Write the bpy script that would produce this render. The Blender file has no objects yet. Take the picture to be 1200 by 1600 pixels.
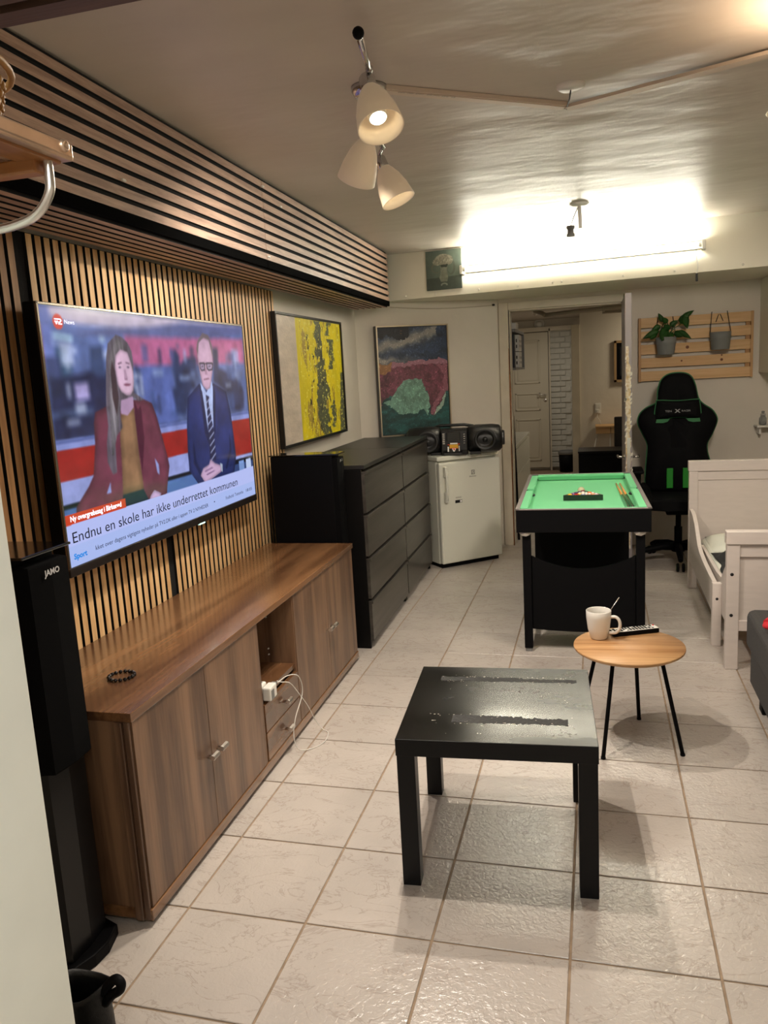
import bpy, bmesh, math, random
import numpy as np
from mathutils import Vector, Matrix, noise
random.seed(7)
C = bpy.context.scene.collection
sc = bpy.context.scene
# ---------------------------------------------------------------- camera
F, YAW, PIT, ROL = 1230.777, 0.2683235, -0.1725049, -0.0559089
f = Vector((-math.sin(YAW)*math.cos(PIT), math.cos(YAW)*math.cos(PIT), math.sin(PIT)))
r0 = f.cross(Vector((0,0,1))).normalized(); u0 = r0.cross(f)
r = math.cos(ROL)*r0 + math.sin(ROL)*u0; u = -math.sin(ROL)*r0 + math.cos(ROL)*u0
cd = bpy.data.cameras.new('camera'); cam = bpy.data.objects.new('camera', cd); C.objects.link(cam)
cd.sensor_fit = 'VERTICAL'; cd.sensor_height = 32; cd.lens = F/1600*32; cd.clip_start = .02
cam.matrix_world = Matrix(((r.x,u.x,-f.x,0),(r.y,u.y,-f.y,0),(r.z,u.z,-f.z,1.45),(0,0,0,1)))
sc.camera = cam
# ---------------------------------------------------------------- world, exposure, general lamps
sc.view_settings.view_transform = 'Standard'; sc.view_settings.look = 'None'
sc.view_settings.gamma = 1; sc.view_settings.use_curve_mapping = False
sc.view_settings.exposure = 0.22
w = bpy.data.worlds.new('world'); sc.world = w; w.use_nodes = True
w.node_tree.nodes['Background'].inputs[0].default_value = (.30,.27,.24,1)
w.node_tree.nodes['Background'].inputs[1].default_value = .3
def lamp(name, kind, loc, energy, col, target=None, **k):
    l = bpy.data.lights.new(name, kind); l.energy = energy; l.color = col
    for a, b in k.items(): setattr(l, a, b)
    o = bpy.data.objects.new(name, l); C.objects.link(o); o.location = loc
    if target is not None:
        o.rotation_euler = (Vector(target)-Vector(loc)).to_track_quat('-Z','Y').to_euler()
    return o
WARM = (1,.89,.77); NEUT = (1,.93,.80)
lamp('hall_ceiling_light', 'AREA', (-.25,.05,1.83), 12.5, (1,1,.96), (-.35,.05,0), shape='SQUARE', size=.3)
lamp('back_room_light', 'AREA', (.9,8.3,2.0), 7, (1,.85,.62), (.9,8.6,0), shape='SQUARE', size=.3)
lamp('back_room_light', 'AREA', (-.5,10.0,2.03), 5, (1,.92,.80), (-.5,10.0,0), shape='SQUARE', size=.3)
# ---------------------------------------------------------------- materials
def lin(c):
    return tuple((x/255/12.92 if x/255 <= .04045 else ((x/255+.055)/1.055)**2.4) for x in c)
def mat(name, col, rough=.5, metal=0, var=0, vscale=4, bump=0, bscale=30, coat=0, emit=0, stretch=(1,1,1), spec=.5, trans=0, rvar=0, distance=.01, col2=None, sss=0):
    m = bpy.data.materials.new(name); m.use_nodes = True
    nt = m.node_tree; b = nt.nodes['Principled BSDF']; L = nt.links.new
    c = lin(col)+(1,)
    b.inputs['Base Color'].default_value = c; b.inputs['Roughness'].default_value = rough
    b.inputs['Metallic'].default_value = metal; b.inputs['Specular IOR Level'].default_value = spec
    b.inputs['Coat Weight'].default_value = coat; b.inputs['Coat Roughness'].default_value = .08
    if trans: b.inputs['Transmission Weight'].default_value = trans
    if emit:
        b.inputs['Emission Color'].default_value = c; b.inputs['Emission Strength'].default_value = emit
    tc = nt.nodes.new('ShaderNodeTexCoord'); mp = nt.nodes.new('ShaderNodeMapping'); mp.inputs['Scale'].default_value = stretch
    L(tc.outputs['Object'], mp.inputs[0])
    if var or col2 or rvar:
        n = nt.nodes.new('ShaderNodeTexNoise'); n.inputs['Scale'].default_value = vscale; n.inputs['Detail'].default_value = 6
        L(mp.outputs[0], n.inputs['Vector'])
        cr = nt.nodes.new('ShaderNodeValToRGB'); L(n.outputs[0], cr.inputs[0])
        c2 = lin(col2)+(1,) if col2 else tuple(x*(1-var) for x in c[:3])+(1,)
        cr.color_ramp.elements[0].position = .35; cr.color_ramp.elements[1].position = .65
        cr.color_ramp.elements[0].color = c2; cr.color_ramp.elements[1].color = c
        if var or col2: L(cr.outputs[0], b.inputs['Base Color'])
        if rvar:
            mr = nt.nodes.new('ShaderNodeMapRange'); L(n.outputs[0], mr.inputs[0])
            mr.inputs['From Min'].default_value = .35; mr.inputs['From Max'].default_value = .65
            mr.inputs['To Min'].default_value = rough; mr.inputs['To Max'].default_value = rough+rvar
            L(mr.outputs[0], b.inputs['Roughness'])
    if bump:
        n = nt.nodes.new('ShaderNodeTexNoise'); n.inputs['Scale'].default_value = bscale; n.inputs['Detail'].default_value = 4
        L(mp.outputs[0], n.inputs['Vector'])
        bp = nt.nodes.new('ShaderNodeBump'); bp.inputs['Strength'].default_value = bump; bp.inputs['Distance'].default_value = distance
        L(n.outputs[0], bp.inputs['Height']); L(bp.outputs[0], b.inputs['Normal'])
    return m
def wood(name, dark, light, axis='z', scale=14, rough=.45, coat=0, contrast=.16, rand=.0, bands=0):
    m = bpy.data.materials.new(name); m.use_nodes = True
    nt = m.node_tree; b = nt.nodes['Principled BSDF']; L = nt.links.new; N = nt.nodes.new
    b.inputs['Roughness'].default_value = rough; b.inputs['Coat Weight'].default_value = coat; b.inputs['Coat Roughness'].default_value = .12
    tc = N('ShaderNodeTexCoord'); oi = N('ShaderNodeObjectInfo'); ad = N('ShaderNodeVectorMath'); ad.operation = 'ADD'
    mul = N('ShaderNodeMath'); mul.operation = 'MULTIPLY'; mul.inputs[1].default_value = 37
    L(oi.outputs['Random'], mul.inputs[0]); L(tc.outputs['Object'], ad.inputs[0]); L(mul.outputs[0], ad.inputs[1])
    mp = N('ShaderNodeMapping'); s = [1,1,1]; s['xyz'.index(axis)] = .07; mp.inputs['Scale'].default_value = s
    L(ad.outputs[0], mp.inputs[0])
    n = N('ShaderNodeTexNoise'); n.inputs['Scale'].default_value = scale; n.inputs['Detail'].default_value = 7; n.inputs['Distortion'].default_value = 1.0
    n2 = N('ShaderNodeTexNoise'); n2.inputs['Scale'].default_value = scale*11; n2.inputs['Detail'].default_value = 2
    L(mp.outputs[0], n.inputs['Vector']); L(mp.outputs[0], n2.inputs['Vector'])
    mx = N('ShaderNodeMath'); mx.operation = 'MULTIPLY_ADD'; mx.inputs[1].default_value = .3; L(n2.outputs[0], mx.inputs[0]); L(n.outputs[0], mx.inputs[2])
    src = mx.outputs[0]
    if bands:
        n3 = N('ShaderNodeTexNoise'); n3.inputs['Scale'].default_value = bands; n3.inputs['Detail'].default_value = 1; L(mp.outputs[0], n3.inputs['Vector'])
        m3 = N('ShaderNodeMath'); m3.operation = 'MULTIPLY_ADD'; m3.inputs[1].default_value = .5; L(n3.outputs[0], m3.inputs[0]); L(src, m3.inputs[2])
        m4 = N('ShaderNodeMath'); m4.operation = 'SUBTRACT'; m4.inputs[1].default_value = .25; L(m3.outputs[0], m4.inputs[0]); src = m4.outputs[0]
    if rand:
        m5 = N('ShaderNodeMath'); m5.operation = 'MULTIPLY_ADD'; m5.inputs[1].default_value = rand; L(oi.outputs['Random'], m5.inputs[0]); L(src, m5.inputs[2]); src = m5.outputs[0]
    cr = N('ShaderNodeValToRGB'); L(src, cr.inputs[0])
    cr.color_ramp.elements[0].position = .65-contrast+rand/2; cr.color_ramp.elements[1].position = .65+contrast+rand/2
    cr.color_ramp.elements[0].color = lin(dark)+(1,); cr.color_ramp.elements[1].color = lin(light)+(1,)
    L(cr.outputs[0], b.inputs['Base Color'])
    bp = N('ShaderNodeBump'); bp.inputs['Strength'].default_value = .15; bp.inputs['Distance'].default_value = .002
    L(n2.outputs[0], bp.inputs['Height']); L(bp.outputs[0], b.inputs['Normal'])
    return m
def tile_mat():
    m = bpy.data.materials.new('glazed_floor_tile'); m.use_nodes = True
    nt = m.node_tree; b = nt.nodes['Principled BSDF']; L = nt.links.new; N = nt.nodes.new
    tc = N('ShaderNodeTexCoord'); oi = N('ShaderNodeObjectInfo'); ad = N('ShaderNodeVectorMath'); ad.operation = 'ADD'
    mul = N('ShaderNodeMath'); mul.operation = 'MULTIPLY'; mul.inputs[1].default_value = 53
    L(oi.outputs['Random'], mul.inputs[0]); L(tc.outputs['Object'], ad.inputs[0]); L(mul.outputs[0], ad.inputs[1])
    mp = N('ShaderNodeMapping'); mp.inputs['Scale'].default_value = (1,1.8,1); mp.inputs['Rotation'].default_value = (0,0,.5); L(ad.outputs[0], mp.inputs[0])
    n = N('ShaderNodeTexNoise'); n.inputs['Scale'].default_value = 5.5; n.inputs['Detail'].default_value = 5; n.inputs['Distortion'].default_value = 1.1; n.inputs['Roughness'].default_value = .6
    L(mp.outputs[0], n.inputs['Vector'])
    s = N('ShaderNodeMath'); s.operation = 'SUBTRACT'; s.inputs[1].default_value = .5; L(n.outputs[0], s.inputs[0])
    a = N('ShaderNodeMath'); a.operation = 'ABSOLUTE'; L(s.outputs[0], a.inputs[0])
    cr = N('ShaderNodeValToRGB'); L(a.outputs[0], cr.inputs[0])
    cr.color_ramp.elements[0].position = 0; cr.color_ramp.elements[0].color = lin((178,166,156))+(1,)
    cr.color_ramp.elements[1].position = .016; cr.color_ramp.elements[1].color = lin((196,187,178))+(1,)
    n4 = N('ShaderNodeTexNoise'); n4.inputs['Scale'].default_value = 4; n4.inputs['Detail'].default_value = 3; L(ad.outputs[0], n4.inputs['Vector'])
    mr = N('ShaderNodeMapRange'); mr.inputs['From Min'].default_value = .3; mr.inputs['From Max'].default_value = .7; mr.inputs['To Min'].default_value = .9; mr.inputs['To Max'].default_value = 1.03
    L(n4.outputs[0], mr.inputs[0])
    mm = N('ShaderNodeVectorMath'); mm.operation = 'SCALE'; L(cr.outputs[0], mm.inputs[0]); L(mr.outputs[0], mm.inputs['Scale'])
    L(mm.outputs[0], b.inputs['Base Color'])
    b.inputs['Roughness'].default_value = .24; b.inputs['Specular IOR Level'].default_value = .7
    n2 = N('ShaderNodeTexNoise'); n2.inputs['Scale'].default_value = 70; n2.inputs['Detail'].default_value = 3; n2.inputs['Distortion'].default_value = .8; L(ad.outputs[0], n2.inputs['Vector'])
    bp = N('ShaderNodeBump'); bp.inputs['Strength'].default_value = .4; bp.inputs['Distance'].default_value = .004
    L(n2.outputs[0], bp.inputs['Height']); L(bp.outputs[0], b.inputs['Normal'])
    return m
def col_mat(name, rough=.6, emit=0, bump=0, bscale=60, coat=0):
    m = bpy.data.materials.new(name); m.use_nodes = True
    nt = m.node_tree; b = nt.nodes['Principled BSDF']; L = nt.links.new
    v = nt.nodes.new('ShaderNodeVertexColor'); v.layer_name = 'Col'
    b.inputs['Roughness'].default_value = rough; b.inputs['Coat Weight'].default_value = coat
    if emit:
        b.inputs['Base Color'].default_value = (.01,.01,.012,1)
        L(v.outputs[0], b.inputs['Emission Color']); b.inputs['Emission Strength'].default_value = emit
    else: L(v.outputs[0], b.inputs['Base Color'])
    if bump:
        tc = nt.nodes.new('ShaderNodeTexCoord'); n = nt.nodes.new('ShaderNodeTexNoise'); n.inputs['Scale'].default_value = bscale
        bp = nt.nodes.new('ShaderNodeBump'); bp.inputs['Strength'].default_value = bump; bp.inputs['Distance'].default_value = .004
        L(tc.outputs['Object'], n.inputs['Vector']); L(n.outputs[0], bp.inputs['Height']); L(bp.outputs[0], b.inputs['Normal'])
    return m
PLASTER = mat('cream_plaster', (222,214,200), .75, bump=.35, bscale=5, distance=.02, var=.06, vscale=3)
CEILM = mat('ceiling_plaster', (208,198,186), .42, bump=.40, bscale=1.7, distance=.05, stretch=(.8,1.5,1), var=.08, vscale=2)
BEAMM = mat('painted_board', (238,233,216), .5)
GROUT = mat('sand_grout', (164,142,118), .9, var=.25, vscale=30)
TILE = tile_mat()
OAK = wood('oak_veneer', (208,162,106), (242,204,150), 'z', 22, .5, rand=.12)
WALN = wood('walnut_veneer', (158,128,110), (204,172,150), 'y', 26, .5, rand=.08)
FELT = mat('black_acoustic_felt', (16,15,15), .95)
SIDEW = wood('brown_laminate', (86,62,46), (136,104,78), 'z', 9, .38, coat=.15, bands=6)
SIDEH = wood('brown_laminate_lengthwise', (92,62,40), (140,100,66), 'y', 9, .25, coat=.5, bands=6)
BLACKW = mat('black_brown_stain', (10,9,9), .45, spec=.2, bump=.12, bscale=60, stretch=(1,.15,1), distance=.002)
BLACKF = wood('black_brown_drawer_front', (50,47,43), (72,68,62), 'y', 16, .34)
LACKM = mat('black_lacquer', (6,6,8), .4, spec=.25)
MATBLK = mat('matt_black', (6,6,8), .6, spec=.12)
GLOSSB = mat('gloss_black', (9,9,10), .12, coat=.5)
CLOTHB = mat('black_speaker_cloth', (6,6,7), .95, spec=.1, bump=.3, bscale=500, distance=.001)
CHROME = mat('chrome', (205,205,205), .18, 1)
STEEL = mat('brushed_steel', (226,222,216), .33, 1)
BRASSY = mat('aged_brushed_metal', (205,176,150), .38, .8, var=.2, vscale=20)
WHITEP = mat('white_plastic', (228,226,218), .4)
WHITEG = mat('white_enamel', (222,222,208), .35, coat=.2)
GREYP = mat('grey_plastic', (120,120,118), .5)
WHITEW = mat('white_painted_wood', (214,204,196), .5, var=.05, vscale=60, stretch=(.2,.2,1), bump=.06, bscale=150, distance=.001)
JAMBW = mat('white_jamb_paint', (236,238,228), .5, var=.06, vscale=6)
DOORW = mat('cream_door_paint', (200,192,172), .5)
BAIZE = mat('green_baize', (112,200,142), .9, bump=.1, bscale=400, distance=.001)
PINE = wood('pine', (202,158,104), (226,188,138), 'x', 10, .55)
PINEZ = wood('pine_upright', (170,124,74), (200,158,108), 'z', 10, .55)
OAKTOP = wood('oak_table_top', (160,110,62), (222,178,126), 'x', 6, .5, contrast=.18)
CERAM = mat('white_ceramic', (226,222,212), .2, coat=.4)
SHADE = mat('frosted_glass_shade', (236,216,184), .45, emit=.10)
BULB = mat('lit_bulb', (255,244,220), .5, emit=14)
SHEET = mat('white_sheet', (214,216,204), .8)
SOFAM = mat('dark_grey_upholstery', (66,65,65), .9, bump=.4, bscale=300, distance=.002, var=.2, vscale=120)
RED = mat('red_fleece', (206,44,52), .9, bump=.6, bscale=200, distance=.004)
LEAF = mat('glossy_green_leaf', (40,84,30), .4, var=.3, vscale=20)
POTM = mat('grey_pot', (128,130,128), .6)
WICK = mat('wicker', (176,132,72), .6)
GREENT = mat('green_chair_piping', (40,110,62), .6)
GREENB = mat('green_chair_band', (16,130,24), .6)
CHAIRB = mat('black_chair_fabric', (6,6,8), .8, spec=.15, bump=.2, bscale=200, distance=.002)
PAPER = mat('printed_white', (235,235,232), .6)
INK = mat('black_ink', (12,12,12), .6)
# ---------------------------------------------------------------- mesh helpers
class B:
    def __init__(s): s.bm = bmesh.new()
    def box(s, a, b, bev=0, m=0, seg=2, face=None):
        vs = [s.bm.verts.new((x,y,z)) for x in (a[0],b[0]) for y in (a[1],b[1]) for z in (a[2],b[2])]
        fs = [s.bm.faces.new([vs[i] for i in q]) for q in ((0,1,3,2),(4,6,7,5),(0,4,5,1),(2,3,7,6),(0,2,6,4),(1,5,7,3))]
        for q in fs: q.material_index = m
        if face:  # every side but the ones named takes material 1
            for k, q in zip(('-x','+x','-y','+y','-z','+z'), fs): q.material_index = 0 if k in face else 1
        if bev:
            es = list({e for q in fs for e in q.edges})
            bmesh.ops.bevel(s.bm, geom=es, offset=bev, segments=seg, affect='EDGES', profile=.5)
        return s
    def prism(s, pts, axis, a, b, m=0, bev=0):
        def P(p, t):
            return {'x':(t,p[0],p[1]), 'y':(p[0],t,p[1]), 'z':(p[0],p[1],t)}[axis]
        n = len(pts); v0 = [s.bm.verts.new(P(p,a)) for p in pts]; v1 = [s.bm.verts.new(P(p,b)) for p in pts]
        fs = [s.bm.faces.new(v0), s.bm.faces.new(v1[::-1])]
        side = []
        for i in range(n): side.append(s.bm.faces.new((v0[i],v1[i],v1[(i+1)%n],v0[(i+1)%n])))
        for q in fs+side: q.material_index = m
        if bev:
            es = list(set(fs[0].edges) | set(fs[1].edges))
            bmesh.ops.bevel(s.bm, geom=es, offset=bev, segments=2, affect='EDGES', profile=.5)
        return s
    def quad(s, pts, m=0):
        q = s.bm.faces.new([s.bm.verts.new(p) for p in pts]); q.material_index = m; return s
    def tube(s, pts, rad, n=12, cap=True, m=0, closed=False):
        pts = [Vector(p) for p in pts]; k = len(pts)
        rad = rad if isinstance(rad,(list,tuple)) else [rad]*k
        rings = []; nrm = None
        for i, p in enumerate(pts):
            if closed: t = (pts[(i+1)%k]-pts[i-1]).normalized()
            else: t = (pts[min(i+1,k-1)]-pts[max(i-1,0)]).normalized()
            if nrm is None: nrm = t.orthogonal().normalized()
            nrm = (nrm - t*nrm.dot(t))
            nrm = nrm.normalized() if nrm.length > 1e-6 else t.orthogonal().normalized()
            bi = t.cross(nrm)
            rings.append([s.bm.verts.new(p+rad[i]*(math.cos(2*math.pi*j/n)*nrm+math.sin(2*math.pi*j/n)*bi)) for j in range(n)])
        for i in range(k if closed else k-1):
            A, D = rings[i], rings[(i+1)%k]
            for j in range(n):
                q = s.bm.faces.new((A[j],A[(j+1)%n],D[(j+1)%n],D[j])); q.smooth = True; q.material_index = m
        if cap and not closed:
            for R_ in (rings[0][::-1], rings[-1]):
                q = s.bm.faces.new(R_); q.material_index = m
        return s
    def cyl(s, a, b, r1, r2=None, n=24, m=0): return s.tube([a,b], [r1, r1 if r2 is None else r2], n, m=m)
    def lathe(s, prof, c=(0,0,0), n=32, d=None, m=0):
        # prof: list of (radius, height); axis z, or along d
        c = Vector(c); q = Vector((0,0,1)).rotation_difference(Vector(d)) if d else None
        rings = []
        for rr, zz in prof:
            ring = []
            for j in range(n if rr > 1e-6 else 1):
                p = Vector((rr*math.cos(2*math.pi*j/n), rr*math.sin(2*math.pi*j/n), zz))
                if q: p = q @ p
                ring.append(s.bm.verts.new(c+p))
            rings.append(ring)
        for A, D in zip(rings, rings[1:]):
            if len(A) == 1 and len(D) == 1: continue
            for j in range(n):
                k = (j+1) % n
                if len(A) == 1: q_ = (A[0], D[k], D[j])
                elif len(D) == 1: q_ = (A[j], A[k], D[0])
                else: q_ = (A[j],A[k],D[k],D[j])
                fc = s.bm.faces.new(q_); fc.smooth = True; fc.material_index = m
        return s
    def blob(s, c, rx, ry, rz, seg=16, rot=None, m=0, dis=0, dsc=10):
        mt = Matrix.Translation(c) @ (rot.to_4x4() if rot else Matrix()) @ Matrix.Diagonal((rx,ry,rz,1))
        g = bmesh.ops.create_uvsphere(s.bm, u_segments=seg, v_segments=max(6,seg//2), radius=1, matrix=mt)
        for v in g['verts']:
            if dis: v.co += (v.co-Vector(c)).normalized()*dis*noise.noise(v.co*dsc)
            for q in v.link_faces: q.smooth = True; q.material_index = m
        return s
    def grid(s, fn, nx, ny, m=0, thick=0):
        V_ = [[s.bm.verts.new(fn(i/nx, j/ny)) for j in range(ny+1)] for i in range(nx+1)]
        for i in range(nx):
            for j in range(ny):
                q = s.bm.faces.new((V_[i][j],V_[i+1][j],V_[i+1][j+1],V_[i][j+1])); q.smooth = True; q.material_index = m
        return s
def obj(name, b, m, parent=None, mods=None, keepn=False):
    me = bpy.data.meshes.new(name)
    if not keepn: bmesh.ops.recalc_face_normals(b.bm, faces=b.bm.faces[:])
    b.bm.to_mesh(me); b.bm.free()
    for x in (m if isinstance(m,(list,tuple)) else [m]): me.materials.append(x)
    o = bpy.data.objects.new(name, me); C.objects.link(o)
    if parent: o.parent = parent
    for t, kw in (mods or []):
        md = o.modifiers.new(t, t)
        for k_, v_ in kw.items(): setattr(md, k_, v_)
    return o
def tag(o, label, cat, group=None):
    o['label'] = label; o['category'] = cat
    if group: o['group'] = group
    return o
def thing(name, label, cat, loc=(0,0,0), rotz=0, group=None):
    o = bpy.data.objects.new(name, None); C.objects.link(o); o.empty_display_size = .05
    o.location = loc; o.rotation_euler = (0,0,rotz); return tag(o, label, cat, group)
def struct(name, b, m, parent=None):
    o = obj(name, b, m, parent); 
    if not parent: o['kind'] = 'structure'
    return o
def sroot(name, loc=(0,0,0), rotz=0):
    o = bpy.data.objects.new(name, None); C.objects.link(o); o.location = loc; o.rotation_euler = (0,0,rotz); o['kind'] = 'structure'; return o
def share(src, name, loc, parent, rot=None):
    o = src.copy(); o.name = name; C.objects.link(o); o.parent = parent; o.location = loc
    if rot: o.rotation_euler = rot
    return o
def text_mesh(name, s, size, m, parent, mtx, sx=1, align='LEFT', bold=0, label=None):
    cu = bpy.data.curves.new(name, 'FONT'); cu.body = s; cu.size = size; cu.align_x = align; cu.offset = bold
    cu.resolution_u = 3
    t = bpy.data.objects.new(name, cu); C.objects.link(t)
    dg = bpy.context.evaluated_depsgraph_get(); me = bpy.data.meshes.new_from_object(t.evaluated_get(dg))
    bpy.data.objects.remove(t); bpy.data.curves.remove(cu)
    me.transform(mtx @ Matrix.Diagonal((sx,1,1,1))); me.name = name
    me.materials.clear(); me.materials.append(m)
    o = bpy.data.objects.new(name, me); C.objects.link(o); o.parent = parent
    if label: o['label'] = label
    return o
# text plane bases: text +X -> first axis, text +Y -> second
def basis(o, ex, ey):
    ex = Vector(ex).normalized(); ey = Vector(ey).normalized(); ez = ex.cross(ey)
    return Matrix(((ex.x,ey.x,ez.x,o[0]),(ex.y,ey.y,ez.y,o[1]),(ex.z,ey.z,ez.z,o[2]),(0,0,0,1)))
def picture(name, w_, h_, nx, ny, fn, m, parent, x=0, z0=0, y0=0):
    """flat picture facing local +x; u along +y, v down"""
    uu, vv = np.meshgrid(np.linspace(0,1,nx), np.linspace(0,1,ny))
    rgb = fn(uu, vv)
    rgb = np.clip(rgb/255., 0, 1); rl = np.where(rgb <= .04045, rgb/12.92, ((rgb+.055)/1.055)**2.4)
    co = np.stack([np.full(uu.size, x), y0+uu.ravel()*w_, z0+h_-vv.ravel()*h_], 1)
    idx = np.arange(nx*ny).reshape(ny, nx)
    q = np.stack([idx[1:,:-1],idx[1:,1:],idx[:-1,1:],idx[:-1,:-1]], -1).reshape(-1,4)
    me = bpy.data.meshes.new(name)
    me.from_pydata(co.tolist(), [], q.tolist())
    a = me.color_attributes.new('Col', 'FLOAT_COLOR', 'POINT')
    a.data.foreach_set('color', np.concatenate([rl.reshape(-1,3), np.ones((nx*ny,1))], 1).astype(np.float32).ravel())
    me.materials.append(m)
    o = bpy.data.objects.new(name, me); C.objects.link(o); o.parent = parent
    return o
def nz(uu, vv, sx, sy, seed, octv=4):
    """value noise on numpy grids"""
    rs = np.random.RandomState(seed); out = np.zeros_like(uu); amp = 1; tot = 0
    for k in range(octv):
        gx, gy = int(sx*2**k)+2, int(sy*2**k)+2
        G = rs.rand(gy+1, gx+1); X = np.clip(uu,0,1)*(gx-1); Y = np.clip(vv,0,1)*(gy-1)
        xi = np.clip(X.astype(int),0,gx-1); yi = np.clip(Y.astype(int),0,gy-1); fx = X-xi; fy = Y-yi
        fx = fx*fx*(3-2*fx); fy = fy*fy*(3-2*fy)
        out += amp*((G[yi,xi]*(1-fx)+G[yi,xi+1]*fx)*(1-fy)+(G[yi+1,xi]*(1-fx)+G[yi+1,xi+1]*fx)*fy)
        tot += amp; amp *= .55
    return out/tot
def inpoly(uu, vv, p):
    r_ = np.zeros(uu.shape, bool); n = len(p)
    for i in range(n):
        x1, y1 = p[i]; x2, y2 = p[(i+1)%n]
        if y1 == y2: continue
        c_ = ((y1 > vv) != (y2 > vv)) & (uu < (x2-x1)*(vv-y1)/(y2-y1)+x1)
        r_ ^= c_
    return r_
# ================================================================ STRUCTURE
ZC = 2.315
def prismobj(name, pts, z0, z1, m, parent=None): return struct(name, B().prism(pts,'z',z0,z1), m, parent)
# ---- floor: grout bed plus one object per tile
floor = struct('floor', B().box((-1.95,-1.6,-.12),(2.1,11.6,-.0035)), GROUT)
T = .3495; X0 = -.4233-4*T; Y0 = 1.7714-9*T
tb = B().box((.0032,.0032,-.004),(T-.0032,T-.0032,0), bev=.0012, seg=1)
t0 = obj('tile', tb, TILE, floor); t0.location = (X0, Y0, 0)
cnt = 1
for j in range(30):
    for i in range(11):
        x, y = X0+i*T, Y0+j*T
        if (i, j) == (0, 0): continue
        if x+T > 1.95 or cnt >= 300: continue
        if y > 6.3 and (x < -1.2 or x > .9): continue
        if y < .6 and abs(x+.1) > .9: continue
        share(t0, 'tile', (x, y, 0), floor); cnt += 1
prismobj('ceiling', [(-1.95,.7),(2.1,.7),(2.1,6.6),(-1.95,6.6)], ZC, ZC+.1, CEILM)
# ---- left wall, skewed 1.2 degrees like everything hung on it
RL = .021
def wl(name, b, m):
    o = struct(name, b, m); o.location = (-1.64,2,0); o.rotation_euler = (0,0,RL); return o
wl('wall_left', B().box((-.16,-1.35,0),(-.024,4.1,ZC)), PLASTER)
# diagonal corner wall
struct('wall_corner', B().prism([(-1.86,5.78),(-1.745,5.815),(-.735,6.46),(-.735,6.60),(-1.86,6.0)],'z',0,ZC), PLASTER)
# back wall with the doorway
bw = struct('wall_back', B().box((-.74,6.45,0),(-.66,6.57,ZC)).box((-.66,6.45,1.90),(.20,6.57,ZC)).box((.20,6.45,0),(2.0,6.57,ZC)), PLASTER)
struct('wall_right', B().box((1.9,.7,0),(2.0,6.5,ZC)), PLASTER)
# hallway side: partition ends close to the camera on the left
struct('wall_front', B().box((-1.75,.70,0),(-.80,.80,ZC)).box((.95,.70,0),(2.0,.80,ZC)).box((-.80,.70,1.86),(.95,.80,ZC)), PLASTER)
struct('wall_hall_left', B().box((-.82,-1.6,0),(-.702,.80,1.86), bev=.004), JAMBW)
struct('wall_hall_right', B().box((.95,-1.6,0),(1.05,.70,1.86)), PLASTER)
struct('wall_hall_end', B().box((-.82,-1.7,0),(1.05,-1.6,1.86)), PLASTER)
struct('ceiling', B().box((-.82,-1.6,1.866),(1.05,.70,1.9)), PLASTER)
struct('trim_5', B().box((-.702,-.2,0),(-.690,.56,1.85), bev=.003), mat('white_gloss_casing',(226,236,226),.35))
lintel = thing('lintel_slat_panel', 'walnut slats on black felt lining the underside of the near door lintel', 'slat panel')
obj('backing', B().box((-.70,.30,1.852),(.94,.80,1.864)), FELT, lintel)
s0 = None
for i in range(11):
    y = .772-.0428*i
    if s0 is None:
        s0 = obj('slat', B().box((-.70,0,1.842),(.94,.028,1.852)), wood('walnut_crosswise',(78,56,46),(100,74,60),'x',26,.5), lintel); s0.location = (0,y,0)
    else: share(s0, 'slat', (0,y,0), lintel)
# ---- beam (boxed bulkhead) over the back of the room
struct('trim_2', B().prism([(-1.50,5.865),(2.0,5.445),(2.0,6.449),(-.74,6.449),(-1.70,5.84)],'z',1.985,ZC), BEAMM)
bf = Vector((3.5,-.42,0)).normalized(); bang = math.atan2(bf.y,bf.x)
def beam_pt(x, off=0): # point on the beam face, off towards the camera
    t = (x+1.50)/3.5
    return Vector((x, 5.865-.42*t, 0)) + Vector((bf.y,-bf.x,0))*off
bs = bpy.data.objects['trim_2']
scw = mat('white_screw_head',(235,232,220),.35)
for k, x in enumerate((-1.35,-1.12,-.80,-.52,-.28,-.22,.18,.50,.90,1.20)):
    p = beam_pt(x, .0)
    obj('screw', B().lathe([(0,.006),(.006,.005),(.008,0)], (p.x,p.y,2.008), 10, (bf.y,-bf.x,0)), scw, bs)
# ---- boxed soffit with slats along the left wall
RS = .0259; SO = (-1.34,1.65,0)
sof = struct('trim_1', B().box((-.27,-.94,1.945),(-.014,4.10,ZC)), FELT); sof.location = SO; sof.rotation_euler = (0,0,RS)
def panel_thing(name, label, group=None): 
    o = thing(name, label, 'slat panel', SO, RS, group); return o
for k, (ya, yb, lb) in enumerate(((-.84,1.685,'walnut slat panel on the soffit face, nearer half above the television'),(1.690,4.07,'walnut slat panel on the soffit face, farther half beside the beam'))):
    p = panel_thing('soffit_slat_panel', lb, 'slat panels on the soffit')
    obj('backing', B().box((-.014,ya,1.975),(-.009,yb,ZC-.004)), FELT, p)
    s = None
    for i in range(8):
        z = ZC-.016-.029-.0428*i
        if s is None: s = obj('slat', B().box((-.009,ya,0),(.002,yb,.0275), face=('+x','-y','+y')), [WALN,FELT], p); s.location = (0,0,z)
        else: share(s, 'slat', (0,0,z), p)
    obj('edge_strip', B().box((-.012,ya,1.936),(.004,yb,1.972), bev=.003), mat('black_edge_strip',(8,8,8),.95,spec=.02), p, )
p = panel_thing('soffit_slat_panel', 'narrow walnut slats facing down under the wooden soffit', 'slat panels on the soffit')
obj('backing', B().box((-.25,-.84,1.939),(-.014,4.07,1.944)), FELT, p)
s = None
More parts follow.
